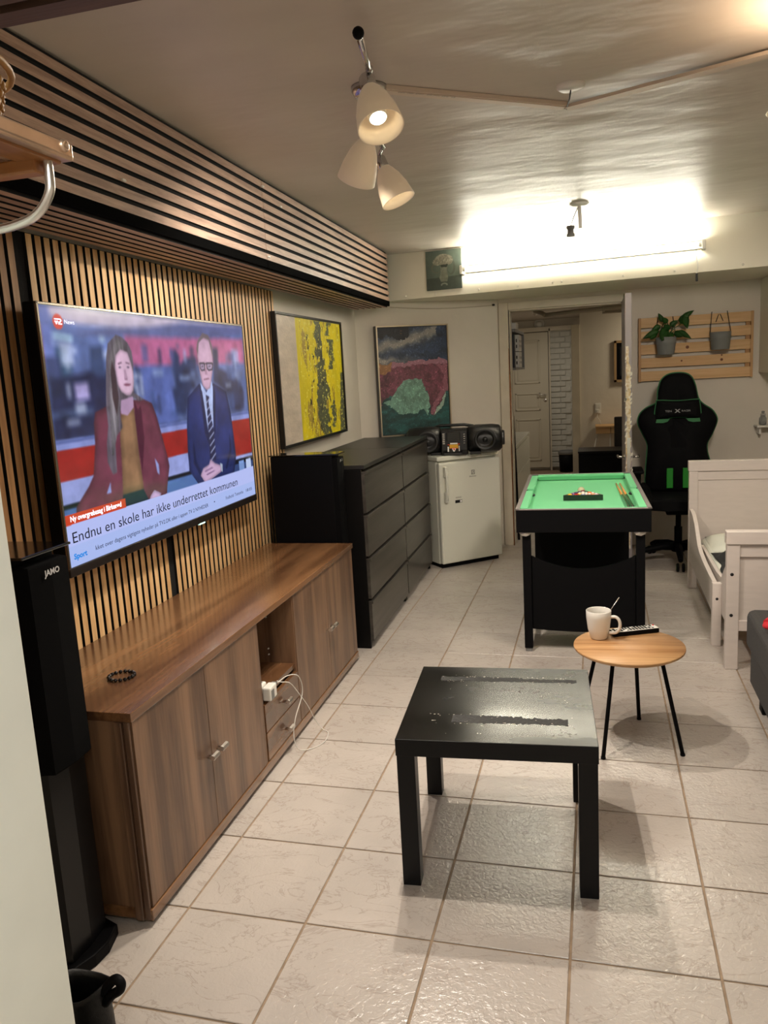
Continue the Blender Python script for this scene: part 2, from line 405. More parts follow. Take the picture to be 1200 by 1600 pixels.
for i in range(8):
    x = -.014-.029-.0428*i
    if x < -.26: break
    if s is None: s = obj('slat', B().box((0,-.84,1.929),(.0275,4.07,1.939), face=('-z','-y','+y')), [WALN,FELT], p); s.location = (x,0,0)
    else: share(s, 'slat', (x,0,0), p)
# little white clips on the soffit
for k,(y,z) in enumerate(((1.69,2.275),(1.70,1.985),(.55,2.06),(1.9,2.23))):
    c_ = thing('cable_clip', ['small white clip high on the soffit seam','white clip at the bottom edge of the soffit seam','tiny white clip on the nearer soffit panel','tiny white clip right of the soffit seam'][k], 'clip', SO, RS)
    obj('clip_body', B().box((.002,y-.008,z-.004),(.010,y+.010,z+.004), bev=.002).cyl((.006,y-.012,z),(.006,y+.014,z),.002,n=8), WHITEP, c_)
# ---- oak slat panels on the left wall (local x out of the wall, y along it)
def lw(name, label, cat, y=0, z=0, x=0, group=None):
    c_, s_ = math.cos(RL), math.sin(RL)
    return thing(name, label, cat, (-1.64+x*c_-y*s_, 2+x*s_+y*c_, z), RL, group)
PIT = .0428; SL = .0275
for lab, i0, i1, mt_ in (('oak slat panel left of the television behind the near speaker, dimmer light painted in',-28,-2,wood('oak_veneer_dimmed',(150,108,68),(190,146,98),'z',22,.5,rand=.12)),  # same oak as the other panels, dimmer light put into its colour
                    ('oak slat panel behind the left half of the television',0,14,OAK),('oak slat panel running from mid television to the yellow painting',16,46,OAK)):
    p = lw('wall_slat_panel', lab, 'slat panel', group='oak slat panels on the left wall')
    ya = .109+PIT*i0-.006; yb = .109+PIT*i1+SL+.002
    obj('backing', B().box((-.022,ya-.02,0),(-.011,yb+(.03 if i1<40 else 0),1.93)), FELT, p)
    s = None
    for i in range(i0, i1+1):
        y = .109+PIT*i
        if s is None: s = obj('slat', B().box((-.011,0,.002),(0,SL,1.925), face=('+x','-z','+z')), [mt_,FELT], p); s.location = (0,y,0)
        else: share(s, 'slat', (0,y,0), p)
    if i0 == 16:   # the column between the two panels is open only in its lower part
        obj('slat', B().box((-.011,0,1.02),(0,SL,1.925), face=('+x','-z','+z')), [mt_,FELT], p).location = (0,.109+PIT*15,0)
        obj('backing', B().box((-.022,ya-.05,1.0),(-.0115,ya-.02,1.93)), FELT, p)
# ---- door frame at the back, opening
dfm = mat('cream_casing',(206,196,176),.5,var=.1,vscale=8)
d1 = struct('door_1', B().box((-.74,6.425,0),(-.665,6.45,1.955),bev=.004).box((-.665,6.425,1.895),(.24,6.45,1.955),bev=.004).box((-.672,6.45,0),(-.655,6.58,1.90)).box((-.655,6.45,1.885),(.20,6.58,1.90)).box((.20,6.425,0),(.262,6.45,1.955),bev=.004), dfm)
obj('chipped_edge', B().prism([(-.668,0),(-.660,0),(-.6615,.9),(-.655,1.28),(-.661,1.42),(-.664,1.6),(-.668,1.6)],'y',6.418,6.4255), mat('bare_wood_chip',(150,96,54),.7,var=.4,vscale=40), d1)
# ---- open door leaf seen edge-on, with peeling edge
dl = thing('open_door', 'white door standing open edge-on behind the pool table with peeling paint edge', 'door', (.213,6.43,0))
obj('leaf', B().box((-.021,-.775,.012),(.021,0,1.895), bev=.002), mat('lilac_white_door',(150,143,146),.5,var=.05), dl)
pe = B(); rnd = random.Random(3)
pts_l = []; pts_r = []
z = .15
zz = []
while z < 1.55: zz.append(z); z += .018+rnd.random()*.02
Lp = [(-.020+abs(rnd.gauss(0,.0035)), z) for z in zz]; Rp = [(.017-abs(rnd.gauss(0,.006))-(.012 if z > 1.42 else 0), z) for z in zz]
pe.prism(Lp+Rp[::-1],'y',-.7765,-.775)
obj('peeled_patch', pe, mat('peeling_paint',(198,170,120),.8,var=.5,vscale=45,col2=(232,224,208)), dl)
fl_ = B()
for k in range(46):
    z = .55+rnd.random()*.92; x = rnd.choice((-1,1))*(.012+rnd.random()*.009); a = rnd.random()*.006+.003
    fl_.prism([(x-a,z-a*1.5),(x+a*.6,z-a*rnd.random()),(x+a,z+a*1.8),(x-a*.4,z+a*1.2)],'y',-.7795,-.7755)
o = obj('paint_flakes', fl_, mat('white_paint_flake',(226,220,206),.6), dl); o['kind'] = 'stuff'
obj('lock_plate', B().box((-.011,-.780,.66),(.011,-.7755,.93),bev=.001).box((-.006,-.784,.80),(.006,-.779,.83)), STEEL, dl)
for s_ in (-1,1):
    h = B().cyl((s_*.021,-.735,.795),(s_*.030,-.735,.795),.017,n=20).tube([(s_*.028,-.735,.795),(s_*.062,-.735,.795),(s_*.068,-.729,.795),(s_*.070,-.66,.797)],.008,10)
    obj('handle', h, CHROME, dl)
# ================================================================ BACK ROOM
struct('wall_hall_back', B().box((-1.9,11.3,0),(1.2,11.4,2.1)), PLASTER)
struct('wall_hall_side', B().box((-1.5,6.62,0),(-1.4,11.3,2.1)), PLASTER)
struct('wall_room_back', B().box((-.165,8.8,0),(1.9,8.95,2.1)).box((-.165,8.95,0),(-.05,11.3,2.1)), PLASTER)
struct('wall_room_right', B().box((1.9,6.57,0),(2.0,8.95,2.1)), PLASTER)
struct('trim_3', B().box((-.25,8.775,0),(-.165,8.96,1.86), bev=.004), dfm)
struct('ceiling', B().box((-1.9,6.57,2.07),(2.0,11.4,2.15)), mat('back_room_ceiling',(168,158,146),.7))
# light brick strip beside the far door: real whitewashed bricks
bk = thing('brick_panel', 'whitewashed brick strip seen right of the cream panelled door', 'wall', (-.46,11.24,0))
obj('mortar', B().box((-.15,.02,.03),(.15,.058,1.92)), mat('lime_mortar',(200,198,188),.9,bump=.5,bscale=30), bk)
wb = mat('whitewashed_brick',(204,202,192),.8,bump=.6,bscale=14,var=.12,vscale=9,distance=.01)
b0 = obj('brick', B().box((0,0,0),(.134,.05,.066),bev=.008), wb, bk); b0.location = (-.15,-.005,.04)
for rr_ in range(25):
    for cc_ in range(3):
        xx = -.15+cc_*.143-(.07 if rr_%2 else 0)
        if (rr_,cc_) == (0,0): continue
        if xx < -.151:
            if rr_%2: xx = -.15
        if xx+.134 > .17: continue
        share(b0,'brick',(xx, -.003+rnd.random()*.006, .04+rr_*.0745), bk, (0,0,rnd.gauss(0,.02)))
# far panelled door
fd = thing('panelled_door', 'cream panelled door at the end of the back hallway', 'door', (-.90,11.22,0))
obj('leaf', B().box((-.22,0,.04),(.27,.04,1.90),bev=.003), DOORW, fd)
for (za, zb) in ((1.215,1.80),(.842,1.086),(.139,.727)):
    b_ = B()
    xa, xb = -.19, .155
    for q in (((xa,-.014,za),(xb,.002,za+.022)),((xa,-.014,zb-.022),(xb,.002,zb)),((xa,-.014,za),(xa+.022,.002,zb)),((xb-.022,-.014,za),(xb,.002,zb))): b_.box(q[0],q[1],bev=.005)
    b_.box((xa+.04,-.006,za+.04),(xb-.04,.004,zb-.04),bev=.004)
    obj('door_panel', b_, DOORW, fd)
obj('handle', B().cyl((.225,-.002,1.055),(.225,-.045,1.055),.009,n=12).tube([(.225,-.045,1.055),(.16,-.05,1.055),(.115,-.045,1.052)],.009,10), STEEL, fd)
obj('keyhole_plate', B().lathe([(0,.006),(.024,.005),(.026,0)],(.222,0,.977),20,(0,-1,0)), STEEL, fd)
obj('keyhole', B().box((.218,-.009,.967),(.226,-.005,.988)), INK, fd)
struct('door_2', B().box((-.62,11.2,0),(-.60,11.3,1.94)).box((-1.2,11.2,1.91),(-.29,11.3,1.97),bev=.003).box((-.31,11.2,0),(-.29,11.3,1.94)), dfm)
# bin
tb_ = thing('trash_bin', 'black waste bin with grey rim on the hallway floor before the brick strip', 'bin', (-.40,11.05,0))
obj('bin_body', B().lathe([(0,0),(.092,0),(.105,.25),(.100,.25),(.088,.01),(0,.01)],(0,0,0),28), MATBLK, tb_)
obj('rim', B().lathe([(.098,.235),(.110,.24),(.110,.285),(.098,.290),(.098,.235)],(0,0,0),28), GREYP, tb_)
# glossy white drawers
gd = thing('white_glossy_dresser', 'glossy white chest of drawers just inside the back doorway', 'dresser', (-.675,6.75,0))
obj('carcass', B().box((-.48,0,.04),(-.02,1.6,.74),bev=.003), WHITEG, gd)
obj('top_panel', B().box((-.49,-.01,.75),(.0,1.61,.78),bev=.003), WHITEG, gd)
obj('plinth', B().box((-.47,.02,0),(-.04,1.58,.04)), GREYP, gd)
for cx_ in (0,.8):
    for z_ in (.05,.28,.51):
        obj('drawer', B().box((-.02,cx_+.004,z_),(-.001,cx_+.796,z_+.222),bev=.003), WHITEG, gd)
# storage boxes on a wall shelf
sh = thing('wall_shelf', 'narrow grey wall shelf upper left inside the back doorway', 'shelf', (-.72,7.0,0))
obj('board', B().box((-.1,.0,1.425),(.05,.9,1.445)), GREYP, sh); obj('top_board', B().box((-.1,0,1.75),(.05,.9,1.775)), GREYP, sh)
obj('side_board', B().box((-.1,.88,1.445),(.05,.9,1.75)), GREYP, sh)
bxm = mat('white_card_box',(212,210,204),.7)
for k, (y_, z_, dy, dz, lb) in enumerate(((.30,1.446,.26,.14,'lower white storage box with two black finger holes'),(.30,1.59,.26,.145,'white storage box with black finger holes stacked on the lower one'),(.06,1.776,.22,.055,'flat white box lying on top of the grey wall shelf'))):
    q = thing('storage_box', lb, 'box', (-.705,7.0+y_,z_))
    obj('box_body', B().box((-.08,0,0),(.04,dy,dz),bev=.003), bxm, q)
    if k < 2:
        for yy in (.06,.19): obj('finger_hole', B().box((.039,yy-.012,dz*.55),(.0415,yy+.012,dz*.7)).box((.039,yy-.012,dz*.25),(.0415,yy+.012,dz*.4)), INK, q)
        for xx in (-.02,.018): obj('finger_hole', B().box((xx-.005,-.0012,dz*.55),(xx+.005,.001,dz*.75)).box((xx-.005,-.0012,dz*.2),(xx+.005,.001,dz*.4)), INK, q)
cl_ = thing('folder', 'dark blue folder standing left of the white storage boxes', 'folder', (-.72,7.12,1.446))
obj('cover', B().box((-.06,0,0),(.03,.09,.29),bev=.003), mat('navy_card',(30,34,48),.6), cl_)
obj('spine_ring', B().lathe([(.006,0),(.012,.001),(.012,.003),(.006,.003)],(-.0,-.001,.08),12,(0,-1,0)), STEEL, cl_)
# dark coats / things hanging down the left edge of the opening
hg = thing('folding_cot', 'dark narrow folded frame leaning inside the left side of the back doorway', 'frame', (-.645,6.64,0))
obj('rail', B().tube([(0,0,0),(-.012,.02,.55),(-.028,.05,1.05)],.010,8), MATBLK, hg); obj('rail', B().tube([(-.03,.05,0),(-.045,.06,.9)],.012,8), MATBLK, hg)
obj('cross_bar', B().tube([(-.004,.008,.25),(-.034,.053,.25)],.006,8), MATBLK, hg)
# desk shelf, outlet, frame and black cabinet on the right
ds = thing('wall_desk', 'small pine wall desk with slanting white leg under the socket', 'desk', (.09,8.79,0))
obj('desk_top', B().box((-.10,-.30,.785),(.30,-.005,.80),bev=.002), PINE, ds); obj('drawer', B().box((-.095,-.295,.72),(.05,-.02,.785),bev=.002), PINE, ds); obj('drawer', B().box((.055,-.295,.72),(.29,-.02,.785),bev=.002), PINE, ds)
obj('leg', B().tube([(-.08,-.26,.72),(-.22,-.20,0)],.010,8), WHITEP, ds); obj('leg', B().tube([(.05,-.26,.72),(.05,-.20,0)],.008,8), WHITEP, ds)
so = thing('wall_socket', 'white double socket with plug above the small pine desk', 'socket', (.018,8.797,.968))
obj('plate', B().box((-.032,-.010,-.056),(.032,0,.056),bev=.004), WHITEP, so); obj('insert', B().box((-.022,-.013,.006),(.022,-.009,.046),bev=.002), WHITEP, so)
obj('plug', B().box((-.018,-.04,-.05),(.014,-.011,-.012),bev=.005), WHITEP, so)
obj('cord', B().tube([(-.004,-.03,-.05),(-.01,-.04,-.09),(.02,-.05,-.13),(.03,-.06,-.168)],.0035,8), WHITEP, so)
fr = thing('framed_mirror', 'dark framed mirror half hidden behind the open door edge', 'mirror', (.30,8.79,1.45))
obj('frame', B().box((-.115,-.025,-.215),(-.09,0,.215)).box((.09,-.025,-.215),(.115,0,.215)).box((-.115,-.025,.19),(.115,0,.215)).box((-.115,-.025,-.215),(.115,0,-.19)), mat('light_wood_frame',(170,138,98),.5), fr)
obj('mount', B().box((-.09,-.012,-.19),(.09,-.004,.19)), MATBLK, fr)
obj('glass', B().box((-.055,-.016,-.15),(.055,-.012,.15)), mat('dark_glass',(40,40,44),.08), fr)
bc = thing('black_cabinet', 'low black cabinet behind the far end of the pool table', 'cabinet', (.05,7.6,0))
obj('cabinet_body', B().box((-.215,0,.04),(.42,.36,.62),bev=.003), MATBLK, bc); obj('top_panel', B().box((-.22,-.01,.62),(.43,.37,.638),bev=.002), BLACKW, bc)
obj('foot', B().box((-.20,.02,0),(-.16,.06,.04)), MATBLK, bc); obj('foot', B().box((.36,.02,0),(.40,.06,.04)), MATBLK, bc)
obj('door', B().box((-.21,-.006,.06),(.10,0,.60),bev=.002), MATBLK, bc); obj('door', B().box((.105,-.006,.06),(.415,0,.60),bev=.002), MATBLK, bc)
mn = thing('dark_chair', 'dark chair back standing before the small pine desk', 'chair', (.25,8.35,0))
obj('backrest', B().box((-.075,0,.55),(.20,.03,.90),bev=.01), mat('brown_black',(34,28,26),.5), mn)
for x_ in (-.065,.185): obj('leg', B().box((x_-.012,.01,0),(x_+.012,.028,.56)), mat('brown_black_leg',(34,28,26),.5), mn)
obj('seat', B().box((-.075,-.33,.43),(.20,.01,.46),bev=.006), mat('brown_black_seat',(34,28,26),.5), mn)
for x_ in (-.065,.185): obj('leg', B().box((x_-.012,-.32,0),(x_+.012,-.30,.43)), MATBLK, mn)
# pipes under the back room ceiling
pm = mat('painted_pipe',(186,176,160),.5)
pp = thing('pipe', 'thick cream pipe crossing under the back room ceiling', 'pipe', (0,7.5,1.94))
obj('pipe_run', B().tube([(-.44,0,-.04),(-.2,0,-.028),(.6,0,.0),(1.85,0,.02)],.020,14), pm, pp)
obj('pipe_elbow', B().tube([(-.44,0,-.04),(-.47,.02,-.02),(-.56,.4,.03),(-.6,1.0,.04)],.020,14), pm, pp)
obj('collar', B().cyl((.058,0,-.018),(.078,0,-.016),.030,n=18), pm, pp)
p2_ = thing('pipe', 'thin upper pipe running parallel above the thick cream pipe', 'pipe', (0,7.3,1.99))
obj('pipe_run', B().tube([(-1.35,0,-.03),(-.5,0,-.012),(1.85,0,.03)],.014,12), pm, p2_); obj('collar', B().cyl((.05,0,.0),(.07,0,.0),.022,n=16), pm, p2_)
p3_ = thing('pipe_box', 'cream boxed duct beside the open door under the back room ceiling', 'duct', (.15,7.7,1.90))
obj('duct_body', B().box((-.08,-.03,.0),(1.7,.03,.10),bev=.004), pm, p3_); obj('duct_lid', B().box((-.09,-.035,-.012),(1.7,.035,.0),bev=.003), pm, p3_)
al = thing('smoke_alarm', 'white smoke alarm on the wall above the panelled door', 'alarm', (-.745,11.28,2.015))
obj('alarm_base', B().lathe([(0,.02),(.06,.02),(.07,.012),(.07,0)],(0,0,0),24,(0,-1,0)), WHITEP, al)
obj('alarm_cap', B().lathe([(0,.05),(.035,.048),(.05,.03),(.05,.02)],(0,0,-.01),24,(0,-1,0)), WHITEP, al)
# ================================================================ TELEVISION
tv = lw('television', 'large flat television showing a news broadcast, mounted on the oak slats', 'television', 0, 0, .0)
# local frame: x out of wall, y along, z up; screen u 0..1 = y 0..1.435, z .925..1.705
TW, TH, TY, TZ, TX = 1.435, .782, .004, .922, .092
obj('housing', B().box((.045,TY-.012,TZ-.028),(TX-.004,TY+TW+.012,TZ+TH+.010),bev=.006).box((.018,TY+.25,TZ+.05),(.046,TY+TW-.25,TZ+.45),bev=.01), MATBLK, tv)
obj('wall_bracket', B().box((0,.5,1.10),(.02,.95,1.50),bev=.002), MATBLK, tv)
tvb = mat('tv_bezel',(150,140,130),.25,.9)
obj('bezel', B().box((TX-.012,TY-.010,TZ+TH),(TX+.002,TY+TW+.010,TZ+TH+.009),bev=.0015).box((TX-.012,TY-.010,TZ-.01),(TX+.002,TY-.001,TZ+TH+.009),bev=.0015).box((TX-.012,TY+TW+.001,TZ-.01),(TX+.002,TY+TW+.010,TZ+TH+.009),bev=.0015), tvb, tv)
obj('lower_bezel', B().box((TX-.012,TY-.010,TZ-.030),(TX+.003,TY+TW+.010,TZ-.001),bev=.002), mat('dark_tv_lower_bezel',(52,46,44),.35,.6), tv)
obj('logo_light', B().box((TX-.004,TY+TW*.585,TZ-.034),(TX+.004,TY+TW*.62,TZ-.028),bev=.001), mat('tv_logo_light',(190,240,225),.4,emit=1.2), tv)
PO = {
'redwall':([[.302,.09],[.5,.085],[.676,.085],[.779,.078],[1.0,.073],[1.0,.212],[.765,.217],[.474,.223],[.30,.225]],(176,96,140)),
'soffit':([[.10,.095],[.30,.062],[.404,.05],[.498,.028],[1,-.01],[1,.045],[.767,.083],[.489,.092],[.30,.097],[.12,.103]],(92,98,148)),
'top':([[-.1,-.1],[1.1,-.1],[1.1,-.002],[.6,.015],[.438,.046],[.30,.062],[.1,.06],[.0,.03]],(184,172,196)),
'floorL':([[.006,.275],[.166,.248],[.33,.25],[.33,.505],[-.005,.507]],(38,44,78)),
'deskL':([[.0,.40],[.10,.385],[.15,.395],[.14,.42],[.0,.42]],(70,84,122)),
'blueglass':([[.0,.0],[.03,.0],[.045,.26],[.0,.275]],(110,124,190)),
'screenL':([[.086,.293],[.137,.29],[.137,.355],[.088,.36]],(170,160,214)),
'dark1':([[.035,.16],[.075,.15],[.09,.25],[.05,.27]],(58,84,118)),
'dark2':([[.16,.15],[.21,.14],[.21,.27],[.15,.26]],(56,72,112)),
'light':([[.031,.100],[.101,.110],[.100,.128],[.032,.116]],(180,214,232)),
'light2':([[.199,.100],[.221,.103],[.219,.131],[.2,.126]],(170,196,226)),
'bluefloor':([[.335,.225],[.52,.225],[.53,.50],[.42,.50],[.336,.38]],(84,100,166)),
'chairs1':([[.541,.139],[.563,.174],[.563,.227],[.594,.19],[.665,.182],[.657,.299],[.607,.36],[.573,.467],[.52,.463],[.51,.332],[.536,.333],[.525,.239]],(44,56,96)),
'chairs2':([[.776,.133],[.808,.132],[.803,.236],[.873,.269],[.941,.282],[.975,.374],[.966,.479],[.871,.485],[.843,.369],[.761,.314]],(44,52,90)),
'darkW':([[.336,.214],[.364,.252],[.369,.35],[.36,.378],[.327,.327]],(50,62,104))}
PF = [
([[-.1,.505],[1.1,.494],[1.1,.545],[-.1,.545]],(134,146,208)),([[-.1,.506],[1.1,.495],[1.1,.510],[-.1,.521]],(92,106,166)),
([[-.1,.545],[1.1,.537],[1.1,.742],[.85,.742],[.564,.661],[-.1,.664]],(150,34,30)),
([[-.1,.664],[.58,.661],[.58,.755],[-.1,.755]],(146,156,214)),([[.864,.742],[1.1,.748],[1.1,.764],[.864,.760]],(146,156,214)),
([[-.1,.755],[.6,.755],[.6,.772],[-.1,.772]],(14,16,28)),([[.83,.762],[1.1,.764],[1.1,.79],[.83,.79]],(14,16,28)),
([[-.1,.772],[.66,.772],[.66,.84],[-.1,.84]],(80,110,170)),([[.83,.79],[1.1,.79],[1.1,.84],[.83,.84]],(52,70,118)),
([[.89,.775],[.93,.775],[.93,.84],[.89,.84]],(120,150,206)),([[.945,.775],[.985,.772],[.985,.84],[.945,.84]],(190,205,240)),
([[.151,.412],[.196,.392],[.255,.398],[.316,.375],[.366,.378],[.398,.396],[.414,.454],[.432,.553],[.45,.661],[.454,.703],[.432,.799],[.426,.84],[.033,.84],[.044,.771],[.096,.704],[.117,.668],[.137,.541],[.141,.456]],(94,46,62)),
([[.384,.649],[.401,.684],[.4,.733],[.39,.72]],(146,156,214)),([[.179,.708],[.178,.755],[.158,.755]],(146,156,214)),
([[.316,.377],[.33,.42],[.345,.40],[.345,.55],[.32,.70],[.312,.511]],(74,28,48)),
([[.254,.43],[.312,.407],[.313,.511],[.313,.62],[.318,.755],[.316,.777],[.224,.777],[.233,.66],[.239,.529]],(130,98,72)),
([[.224,.777],[.316,.777],[.339,.84],[.216,.84]],(24,34,52)),
([[.257,.341],[.315,.343],[.312,.407],[.281,.44],[.254,.43]],(176,144,178)),
([[.268,.093],[.292,.101],[.315,.125],[.329,.161],[.331,.209],[.325,.284],[.32,.343],[.366,.378],[.337,.382],[.31,.359],[.26,.372],[.25,.44],[.254,.488],[.242,.503],[.218,.531],[.21,.677],[.192,.679],[.177,.624],[.182,.547],[.196,.471],[.196,.395],[.206,.293],[.218,.192],[.231,.131]],(92,84,96)),
([[.268,.11],[.29,.12],[.30,.15],[.262,.17],[.248,.21],[.245,.29],[.252,.38],[.24,.47],[.205,.60],[.198,.60],[.21,.42],[.222,.30],[.232,.18]],(122,116,124)),
([[.24,.20],[.248,.25],[.252,.36],[.236,.44],[.226,.36],[.23,.25]],(64,50,58)),
([[.28,.154],[.31,.165],[.32,.209],[.327,.252],[.325,.30],[.317,.335],[.303,.353],[.285,.352],[.265,.335],[.254,.304],[.249,.232],[.257,.18]],(196,164,188)),
([[.263,.214],[.280,.208],[.281,.213],[.264,.220]],(96,72,92)),([[.296,.208],[.314,.213],[.313,.219],[.297,.213]],(96,72,92)),
([[.263,.231],[.270,.227],[.278,.231],[.270,.235]],(70,60,84)),([[.299,.231],[.306,.227],[.314,.232],[.306,.235]],(70,60,84)),
([[.287,.24],[.293,.24],[.299,.276],[.297,.283],[.285,.282],[.284,.276]],(176,142,168)),([[.284,.281],[.299,.281],[.297,.286],[.287,.286]],(136,100,126)),
([[.278,.305],[.29,.300],[.305,.303],[.311,.307],[.300,.313],[.288,.313]],(150,92,118)),([[.278,.305],[.311,.305],[.311,.308],[.278,.308]],(104,60,84)),
([[.345,.818],[.366,.795],[.399,.82],[.391,.84],[.337,.84]],(186,158,196)),
([[.669,.318],[.701,.363],[.734,.339],[.76,.32],[.843,.369],[.862,.492],[.868,.609],[.874,.742],[.848,.84],[.611,.84],[.561,.755],[.562,.662],[.57,.54],[.589,.389],[.606,.372]],(34,44,94)),
([[.84,.60],[.845,.70],[.80,.80],[.79,.79],[.83,.70]],(24,32,72)),([[.60,.60],[.61,.72],[.64,.80],[.63,.81],[.59,.72]],(24,32,72)),
([[.676,.312],[.708,.367],[.748,.307],[.754,.339],[.731,.578],[.692,.586],[.682,.451]],(176,192,238)),
([[.668,.33],[.682,.36],[.70,.60],[.72,.70],[.715,.71],[.675,.58]],(26,34,76)),([[.756,.33],[.768,.37],[.745,.58],[.735,.60],[.742,.45]],(26,34,76)),
([[.703,.379],[.724,.39],[.716,.421],[.735,.579],[.731,.736],[.693,.723],[.703,.44]],(34,38,74))]
for k in range(9):
    v = .40+k*.038; PF.append(([[.700,v+.028],[.700,v+.020],[.734,v-.012],[.734,v-.004]],(168,176,214)))
PF += [
([[.682,.101],[.714,.075],[.758,.09],[.769,.159],[.770,.223],[.749,.301],[.735,.345],[.712,.355],[.689,.33],[.679,.268],[.675,.219],[.672,.169]],(184,150,176)),
([[.682,.101],[.717,.055],[.754,.065],[.771,.114],[.774,.19],[.767,.16],[.754,.09],[.722,.080],[.689,.107],[.677,.17],[.671,.14]],(112,98,106)),
([[.678,.212],[.770,.212],[.770,.218],[.678,.218]],(44,40,62)),
([[.682,.213],[.686,.209],[.712,.209],[.716,.222],[.712,.252],[.690,.254],[.682,.24]],(44,40,62)),([[.686,.218],[.709,.217],[.711,.228],[.708,.246],[.692,.247],[.686,.236]],(170,150,184)),
([[.724,.209],[.764,.209],[.768,.222],[.762,.250],[.736,.254],[.724,.24]],(44,40,62)),([[.729,.217],[.761,.217],[.762,.228],[.757,.243],[.738,.246],[.729,.236]],(170,150,184)),
([[.692,.229],[.704,.226],[.704,.232],[.692,.234]],(66,54,80)),([[.735,.229],[.751,.226],[.751,.232],[.735,.234]],(66,54,80)),
([[.712,.24],[.722,.24],[.727,.275],[.710,.275]],(168,132,158)),([[.698,.296],[.73,.291],[.738,.297],[.70,.301]],(120,80,104)),
([[.694,.72],[.722,.748],[.759,.768],[.763,.803],[.704,.824],[.650,.84],[.624,.793],[.643,.759],[.683,.747]],(182,152,184)),
([[.65,.775],[.70,.765],[.71,.772],[.655,.782]],(130,100,140)),([[.66,.795],[.71,.785],[.72,.79],[.665,.802]],(130,100,140)),
([[.755,.755],[.772,.765],[.768,.81],[.76,.80]],(160,170,190)),
([[-.1,.832],[1.1,.828],[1.1,1.1],[-.1,1.1]],(184,194,248)),([[-.1,.918],[1.1,.918],[1.1,1.1],[-.1,1.1]],(172,190,244)),
([[-.1,.794],[.231,.794],[.231,.834],[-.1,.836]],(206,66,36))]
def tv_img(uu, vv):
    base = np.zeros(uu.shape+(3,)); 
    t = vv[...,None]
    base[:] = np.array([104,124,186])*(1-t*.5)
    blob_ = nz(uu,vv,9,6,5)[...,None]; base *= (.72+.55*blob_)
    for k_, (p, c_) in PO.items(): base[inpoly(uu,vv,p)] = c_
    rs_ = np.random.RandomState(4)
    for k in range(70):
        cu, cv = rs_.rand(), .13+.35*rs_.rand(); wu, wv = .006+.03*rs_.rand()**2, .01+.05*rs_.rand()**2
        c_ = [(28,32,58),(150,170,215),(60,80,130),(36,44,74),(96,110,150),(190,200,230)][rs_.randint(6)]
        m_ = (np.abs(uu-cu) < wu) & (np.abs(vv-cv) < wv); base[m_] = base[m_]*.35+np.array(c_)*.65
    base *= (.80+.4*nz(uu,vv,30,18,9))[...,None]
    K = 4
    for ax in (0,1):
        acc = np.zeros_like(base)
        for s_ in range(-K,K+1): acc += np.roll(base, s_, ax)
        base = acc/(2*K+1)
    # foreground, 4x supersampled by jitter
    du = 1/uu.shape[1]; dv = 1/uu.shape[0]; out = np.zeros_like(base)
    hair = nz(uu,vv,160,5,21)
    def soft(m_, K):
        a_ = m_.astype(float)
        for ax in (0,1):
            c_ = np.zeros_like(a_)
            for s_ in range(-K,K+1): c_ += np.roll(a_, s_, ax)
            a_ = c_/(2*K+1)
        return a_
    vol = np.ones_like(uu)
    for p, c_ in PF:
        if c_ in ((94,46,62),(34,44,94),(196,164,188),(184,150,176),(130,98,72),(182,152,184),(122,116,124),(186,158,196)):
            m_ = inpoly(uu,vv,p); K_ = 4 if c_[0] > 150 else 9; sm_ = soft(m_,K_); vol[m_] = (.55+.55*sm_)[m_]
    for ju, jv in ((-.25,-.25),(.25,-.25),(-.25,.25),(.25,.25)):
        im = base.copy()
        for p, c_ in PF:
            m_ = inpoly(uu+ju*du, vv+jv*dv, p)
            if c_ in ((92,84,96),(122,116,124)): im[m_] = np.array(c_)*(vol*(.6+.75*hair))[m_][:,None]
            elif c_ in ((94,46,62),(34,44,94),(130,98,72)): im[m_] = np.array(c_)*(vol*(.78+.44*nz(uu,vv,14,9,33)))[m_][:,None]
            else: im[m_] = np.array(c_)*(vol[m_][:,None] if c_ in ((196,164,188),(184,150,176),(182,152,184),(186,158,196)) else 1)
        sh_ = .86+.28*nz(uu,vv,26,16,71); hl_ = (vv < .79) & (vv > .06)
        im = np.where(hl_[...,None], im*sh_[...,None], im)
        d_ = ((uu-.057)/.0175)**2+((vv-.057)/.029)**2 < 1; im[d_] = (214,76,64)
        out += im
    out /= 4
    o2 = out.copy()
    for dx in (-1,0,1):
        for dy in (-1,0,1): o2 += np.roll(np.roll(out,dx,1),dy,0)
    o2 /= 10
    k_ = (vv < .79)[...,None]
    return np.where(k_, o2, out)
scr_m = col_mat('lit_screen', .12, emit=.8)
scr = picture('screen', TW, TH, 520, 300, tv_img, scr_m, tv, x=TX, z0=TZ, y0=TY)
ink_s = mat('screen_ink',(20,24,44),.3); wht_s = mat('screen_white',(240,240,255),.3,emit=.8); blu_s = mat('screen_blue',(30,110,190),.3,emit=.78)
def tvt(s, u0, u1, v, hcap, m, name='screen_text', bold=0):
    # place text with baseline at v, cap height hcap (fractions of screen height), squeezed to span u0..u1
    o = text_mesh(name, s, hcap*TH/.70, m, tv, Matrix(), 1, bold=bold)
    xs = [q.co.x for q in o.data.vertices]; wd = max(xs)-min(xs); sc_ = (u1-u0)*TW/wd; x0 = min(xs)
    M_ = basis((TX+.0012, TY+u0*TW, TZ+(1-v)*TH), (0,1,0), (0,0,1)) @ Matrix.Diagonal((sc_,1,1,1)) @ Matrix.Translation((-x0,0,0))
    o.data.transform(M_); return o
tvt('Endnu en skole har ikke underrettet kommunen', .016, .865, .908, .043, ink_s)
tvt('kket over dagens vigtigste nyheder p\u00e5 TV2.DK eller i appen TV 2 NYHEDER', .092, .652, .967, .019, ink_s)
